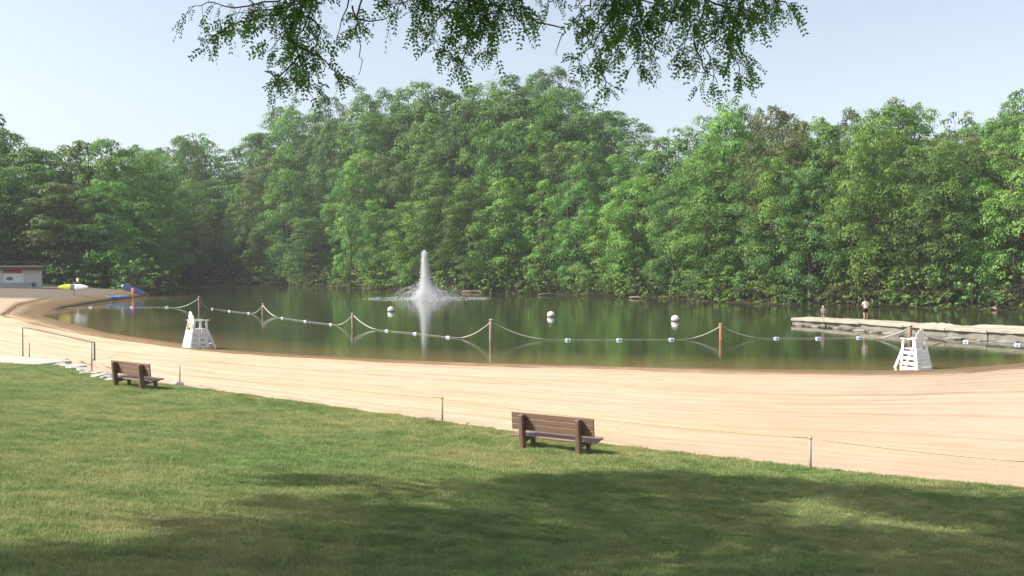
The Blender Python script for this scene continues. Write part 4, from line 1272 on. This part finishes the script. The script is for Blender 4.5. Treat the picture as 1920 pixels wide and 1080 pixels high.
person('person in coral clothes carrying a navy board at the waterline', q, R(150), 1.75, 'cloth_coral', 'cloth_coral', {'l': ((-.30, -.02, 1.16), (-.36, .12, .98)), 'r': ((.27, -.05, 1.18), (.22, .14, 1.02))})
BN = q.copy()

def hull(L, Wd, Th, x0=-1.0, x1=1.0, n=22, rocker=.05):
    V = []; F = []; m = 10
    for i in range(n + 1):
        t = x0 + (x1 - x0) * i / n
        w = Wd / 2 * max(.03, (1 - abs(t) ** 2.6)) ** .62; h = Th / 2 * max(.15, 1 - abs(t) ** 4)
        for k in range(m):
            a = 2 * math.pi * k / m; c, s_ = math.cos(a), math.sin(a)
            V.append((t * L / 2, math.copysign(abs(c) ** .8, c) * w, math.copysign(abs(s_) ** .6, s_) * h + rocker * t * t))
    for i in range(n):
        for k in range(m): F.append((i * m + k, i * m + (k + 1) % m, (i + 1) * m + (k + 1) % m, (i + 1) * m + k))
    F += [tuple(range(m - 1, -1, -1)), tuple(n * m + k for k in range(m))]
    return mesh_py('hull', V, F, True)
# yellow and pale board, carried on edge
px_m = FPX / BQ.y
o = empty('paddleboard', BQ + Vector((0.06, -.34, (553 - 538) / px_m)), R(0)); o.rotation_euler = (R(82), R(0), R(0))
L = 57 / px_m
link('yellow_half', hull(L, .74, .12, -1, -.16), M['board_yellow'], o); link('dark_band', hull(L, .738, .118, -.162, .10), M['cloth_grey'], o); link('pale_half', hull(L, .74, .12, .098, 1), M['board_white'], o)
mb = MB(); mb.tube([(L * .44, 0, -.04), (L * .42, 0, -.14), (L * .45, 0, -.24)], [.03, .025, .01], 6); mb.build('fin', M['cloth_dark'], o)
tag(o, 'yellow and pale paddleboard carried on its edge on the left beach', 'paddleboard')
px_m = FPX / BN.y
c = PY(250, 543.5, BN.y + .34)
o = empty('paddleboard', c, 0); o.rotation_euler = (R(72), R(20), R(0))
L = 50 / px_m
link('deck', hull(L, .78, .13), M['board_blue'], o); link('nose_patch', hull(L, .785, .135, -.985, -.80, 6), M['board_white'], o)
mb = MB(); mb.tube([(L * .44, 0, -.04), (L * .42, 0, -.14), (L * .45, 0, -.24)], [.03, .025, .01], 6); mb.build('fin', M['cloth_dark'], o)
tag(o, 'navy paddleboard held tilted by the person at the waterline', 'paddleboard')
c = on_ground(212, 559)
o = empty('kayak', c + Vector((0, 0, .14)), R(6))
L = 61 / (FPX / c.y)
link('hull', hull(L, .72, .34, n=26, rocker=.10), M['board_sky'], o)
mb = MB(); mb.ellipsoid((-.1, 0, .155), (.62, .24, .035), 18, 6); mb.build('cockpit', M['shed_dark'], o)
mb = MB(); mb.ellipsoid((-.55, 0, .22), (.06, .20, .17), 12, 8); mb.build('seat_back', M['sign_red'], o)
tag(o, 'bright blue kayak lying on the sand at the waterline', 'kayak')

# ------------------------------------------------------------------ shed
s0_ = on_ground(78, 541)
print('shed', s0_)
k_ = s0_.y / FPX
SW, SH, SDp = 92 * k_, 38 * k_, 3.2
sh = empty('beach_shed', (s0_.x - SW / 2 * math.cos(R(24)), s0_.y - SW / 2 * math.sin(R(24)), s0_.z), R(24))
tag(sh, 'low pale beach hut with flat dark roof and red sign at the left edge', 'hut')
board('wall', sh, (SW, SDp, SH + .6), (0, SDp / 2, SH / 2 - .3), (0, 0, 0), M['shed_wall'], .02)
rf = board('roof', sh, (SW + .5, SDp + .8, .28), (0, SDp / 2 - .1, SH + .142), (R(1.5), 0, 0), M['shed_roof'], .03)
board('fascia', rf, (SW + .54, .06, .50), (0, -SDp / 2 - .44, -.10), (0, 0, 0), M['shed_roof'], .01)
for kx in (-.32, 0, .32): board('roof_rail_post', rf, (.06, .06, .7), (kx * SW, -SDp / 2 + .1, .45), (0, 0, 0), M['rail'], 0)
board('roof_rail', rf, (SW, .05, .05), (0, -SDp / 2 + .1, .80), (0, 0, 0), M['rail'], 0)
sgn = board('sign', sh, (31 * k_, .05, 6.0 * k_), (SW / 2 - 48 * k_, -.03, 32.5 * k_), (0, R(1.5), 0), M['sign_red'], 0)
pn = board('notice_panel', sh, (32 * k_, .05, 20 * k_), (SW / 2 - 46 * k_, -.03, 18 * k_), (0, 0, 0), M['sign_white'], 0)
mb = MB(); mb.ellipsoid((-7 * k_, -.03, 1 * k_), (6 * k_, .02, 3.6 * k_), 14, 8); mb.build('picture', M['cloth_grey'], pn)
board('meter_box', sh, (6 * k_, .22, 7 * k_), (SW / 2 - 13 * k_, -.11, 7.5 * k_), (0, 0, 0), M['shed_dark'], .01)
board('ledge', sh, (SW - 20 * k_, .25, 2 * k_), (-8 * k_, -.125, 5.5 * k_ + .4), (0, 0, 0), M['shed_wall'], .01)
for kx in range(5): board('wall_joint_strip', sh, (.05, .02, SH - .1), (-SW / 2 + (kx + .7) * SW / 5.2, -.011, SH / 2), (0, 0, 0), M['shed_wall'], 0)

# ------------------------------------------------------------------ railing, steps, edging stones
r0 = on_ground(43, 670); r1 = on_ground(172, 697)
hr = empty('handrail', r0)
tag(hr, 'bent brown pipe handrail beside the steps down to the sand', 'handrail')
h0 = (670 - 614) / (FPX / r0.y); h1 = (697 - 641) / (FPX / r1.y)
d_ = (r1 - r0); d_.z = 0; dn = d_.normalized()
t0 = Vector((0, 0, h0)); tm = dn * (d_.length * .26) + Vector((0, 0, h0 + .02)); t1 = r1 - r0 + Vector((0, 0, h1)); te = t1 + dn * .36
mb = MB(); mb.tube([Vector((0, 0, -.3)), t0 * .96, t0], [.035] * 3, 8); mb.build('post', M['rail_grey'], hr)
mb = MB(); mb.tube([r1 - r0 + Vector((0, 0, -.3)), t1 - Vector((0, 0, .03))], .035, 8); mb.build('post', M['rail_grey'], hr)
mb = MB(); mb.tube([t0, t0.lerp(tm, .5) + Vector((0, 0, .02)), tm, tm.lerp(t1, .5), t1, te, te + Vector((0, 0, -.06)), te + Vector((0, 0, -.66)), te + Vector((0, 0, -.70)), t1 + Vector((0, 0, -.70))], .033, 8); mb.build('top_pipe', M['rail'], hr)
# concrete landing and steps
lc = on_ground(40, 683)
ld = empty('concrete_steps', lc, R(-30))
tag(ld, 'pale concrete landing and steps at the left end of the lawn', 'steps')
board('landing', ld, (5.6, 1.5, .5), (-1.2, .55, -.13), (0, 0, 0), M['stone'], .02)
board('step', ld, (1.3, 1.7, .4), (2.2, .6, -.20), (0, 0, 0), M['stone'], .02)
board('step', ld, (1.2, 1.7, .4), (3.38, .6, -.32), (0, 0, 0), M['stone'], .02)
er = random.Random(9)
for i, (x, y, s) in enumerate(((112, 688, .55), (128, 691, .5), (141, 695, .55), (153, 698, .5), (163, 703, .55), (176, 704, .45), (186, 709, .6), (198, 711, .5), (205, 706, .4), (212, 716, .5))):
    p = on_ground(x, y)
    me = ROCK[i % 5].copy() if False else rock_mesh(40 + i, 2, .55)
    o = link('edging_stone', me, M['stone'], None, p + Vector((0, 0, .05)), (er.uniform(-.2, .2), er.uniform(-.2, .2), er.uniform(0, 6)))
    o.scale = (s * 1.3, s * .9, s * .8)
    tag(o, 'rough pale edging stone between lawn and sand, %s from the steps' % ordinal(i + 1), 'stone', 'edging stones by the left steps')

# ------------------------------------------------------------------ rope fence along the lawn's edge
FP = [(-140, 650, 662), (55, 641, 672), (337, 685, 723), (829, 743, 794), (1519, 818, 883), (2240, 880, 958)]
W_ = []
labs = [None, 'short pale fence post beside the handrail', 'pale fence post on a white base right of the left bench', 'thin fence post at the lawn edge left of the near bench', 'thin grey fence post at the lawn edge right of the near bench', None]
for i, (x, ty, by) in enumerate(FP):
    p = on_ground(x, by); top = (by - ty) / (FPX / p.y)
    W_.append((p, top))
    if labs[i] is None:
        continue
    o = empty('fence_post', p)
    mb = MB(); mb.tube([(0, 0, -.3), (0, 0, top - .01), (.005, 0, top)], [.032, .03, .022], 8); mb.build('pipe', M['rail_grey'] if i != 3 else M['rope_yellow'], o)
    if i == 2:
        c = link('footing', rock_mesh(70, 2, .7), M['stone'], o, (-.12, 0, .06)); c.scale = (.5, .35, .3)
    else:
        mb = MB(); mb.tube([(0, 0, top - .06), (0, 0, top - .02)], .036, 8); mb.build('rope_ring', M['rope_yellow'], o)
    tag(o, labs[i], 'fence post', 'posts of the rope fence')
rl = ['left of the short post', 'between the handrail and the left bench', 'from the left bench to the thin middle post', 'passing behind the near bench', 'running off the right edge']
for i in range(5):
    (a, ta), (b, tb) = W_[i], W_[i + 1]
    A = a + Vector((0, 0, ta - .04)); B = b + Vector((0, 0, tb - .04))
    if i == 0: continue
    mb = MB()
    for dz, sag in ((0, .10),):
        mb.tube([A.lerp(B, t / 16) + Vector((0, 0, dz - sag * 4 * (t / 16) * (1 - t / 16))) for t in range(17)], .012, 5)
    tag(mb.build('fence_rope', M['rope_yellow']), 'thin straw coloured fence rope %s' % rl[i], 'rope', 'ropes of the lawn fence')

# bare earth below the near bench
# ------------------------------------------------------------------ haze
HAZE = 0.00028
if HAZE > 0:
    t = bpy.data.materials.new('haze_air'); t.use_nodes = True; nt = t.node_tree
    for nd in list(nt.nodes):
        if nd.type != 'OUTPUT_MATERIAL': nt.nodes.remove(nd)
    pv = nt.nodes.new('ShaderNodeVolumePrincipled'); pv.inputs['Density'].default_value = HAZE
    pv.inputs['Color'].default_value = (0.88, 0.92, 0.96, 1); pv.inputs['Anisotropy'].default_value = 0.0
    nt.links.new(pv.outputs[0], [n for n in nt.nodes if n.type == 'OUTPUT_MATERIAL'][0].inputs['Volume'])
    me = bpy.data.meshes.new('haze'); bm = bmesh.new(); bmesh.ops.create_cube(bm, size=1)
    for v in bm.verts: v.co = Vector((v.co.x * 3040, 795 + v.co.y * 3440, 30 + v.co.z * 70))
    bm.to_mesh(me); bm.free()
    tag(link('haze', me, t), 'thin summer haze over the lake', 'haze', kind='stuff')
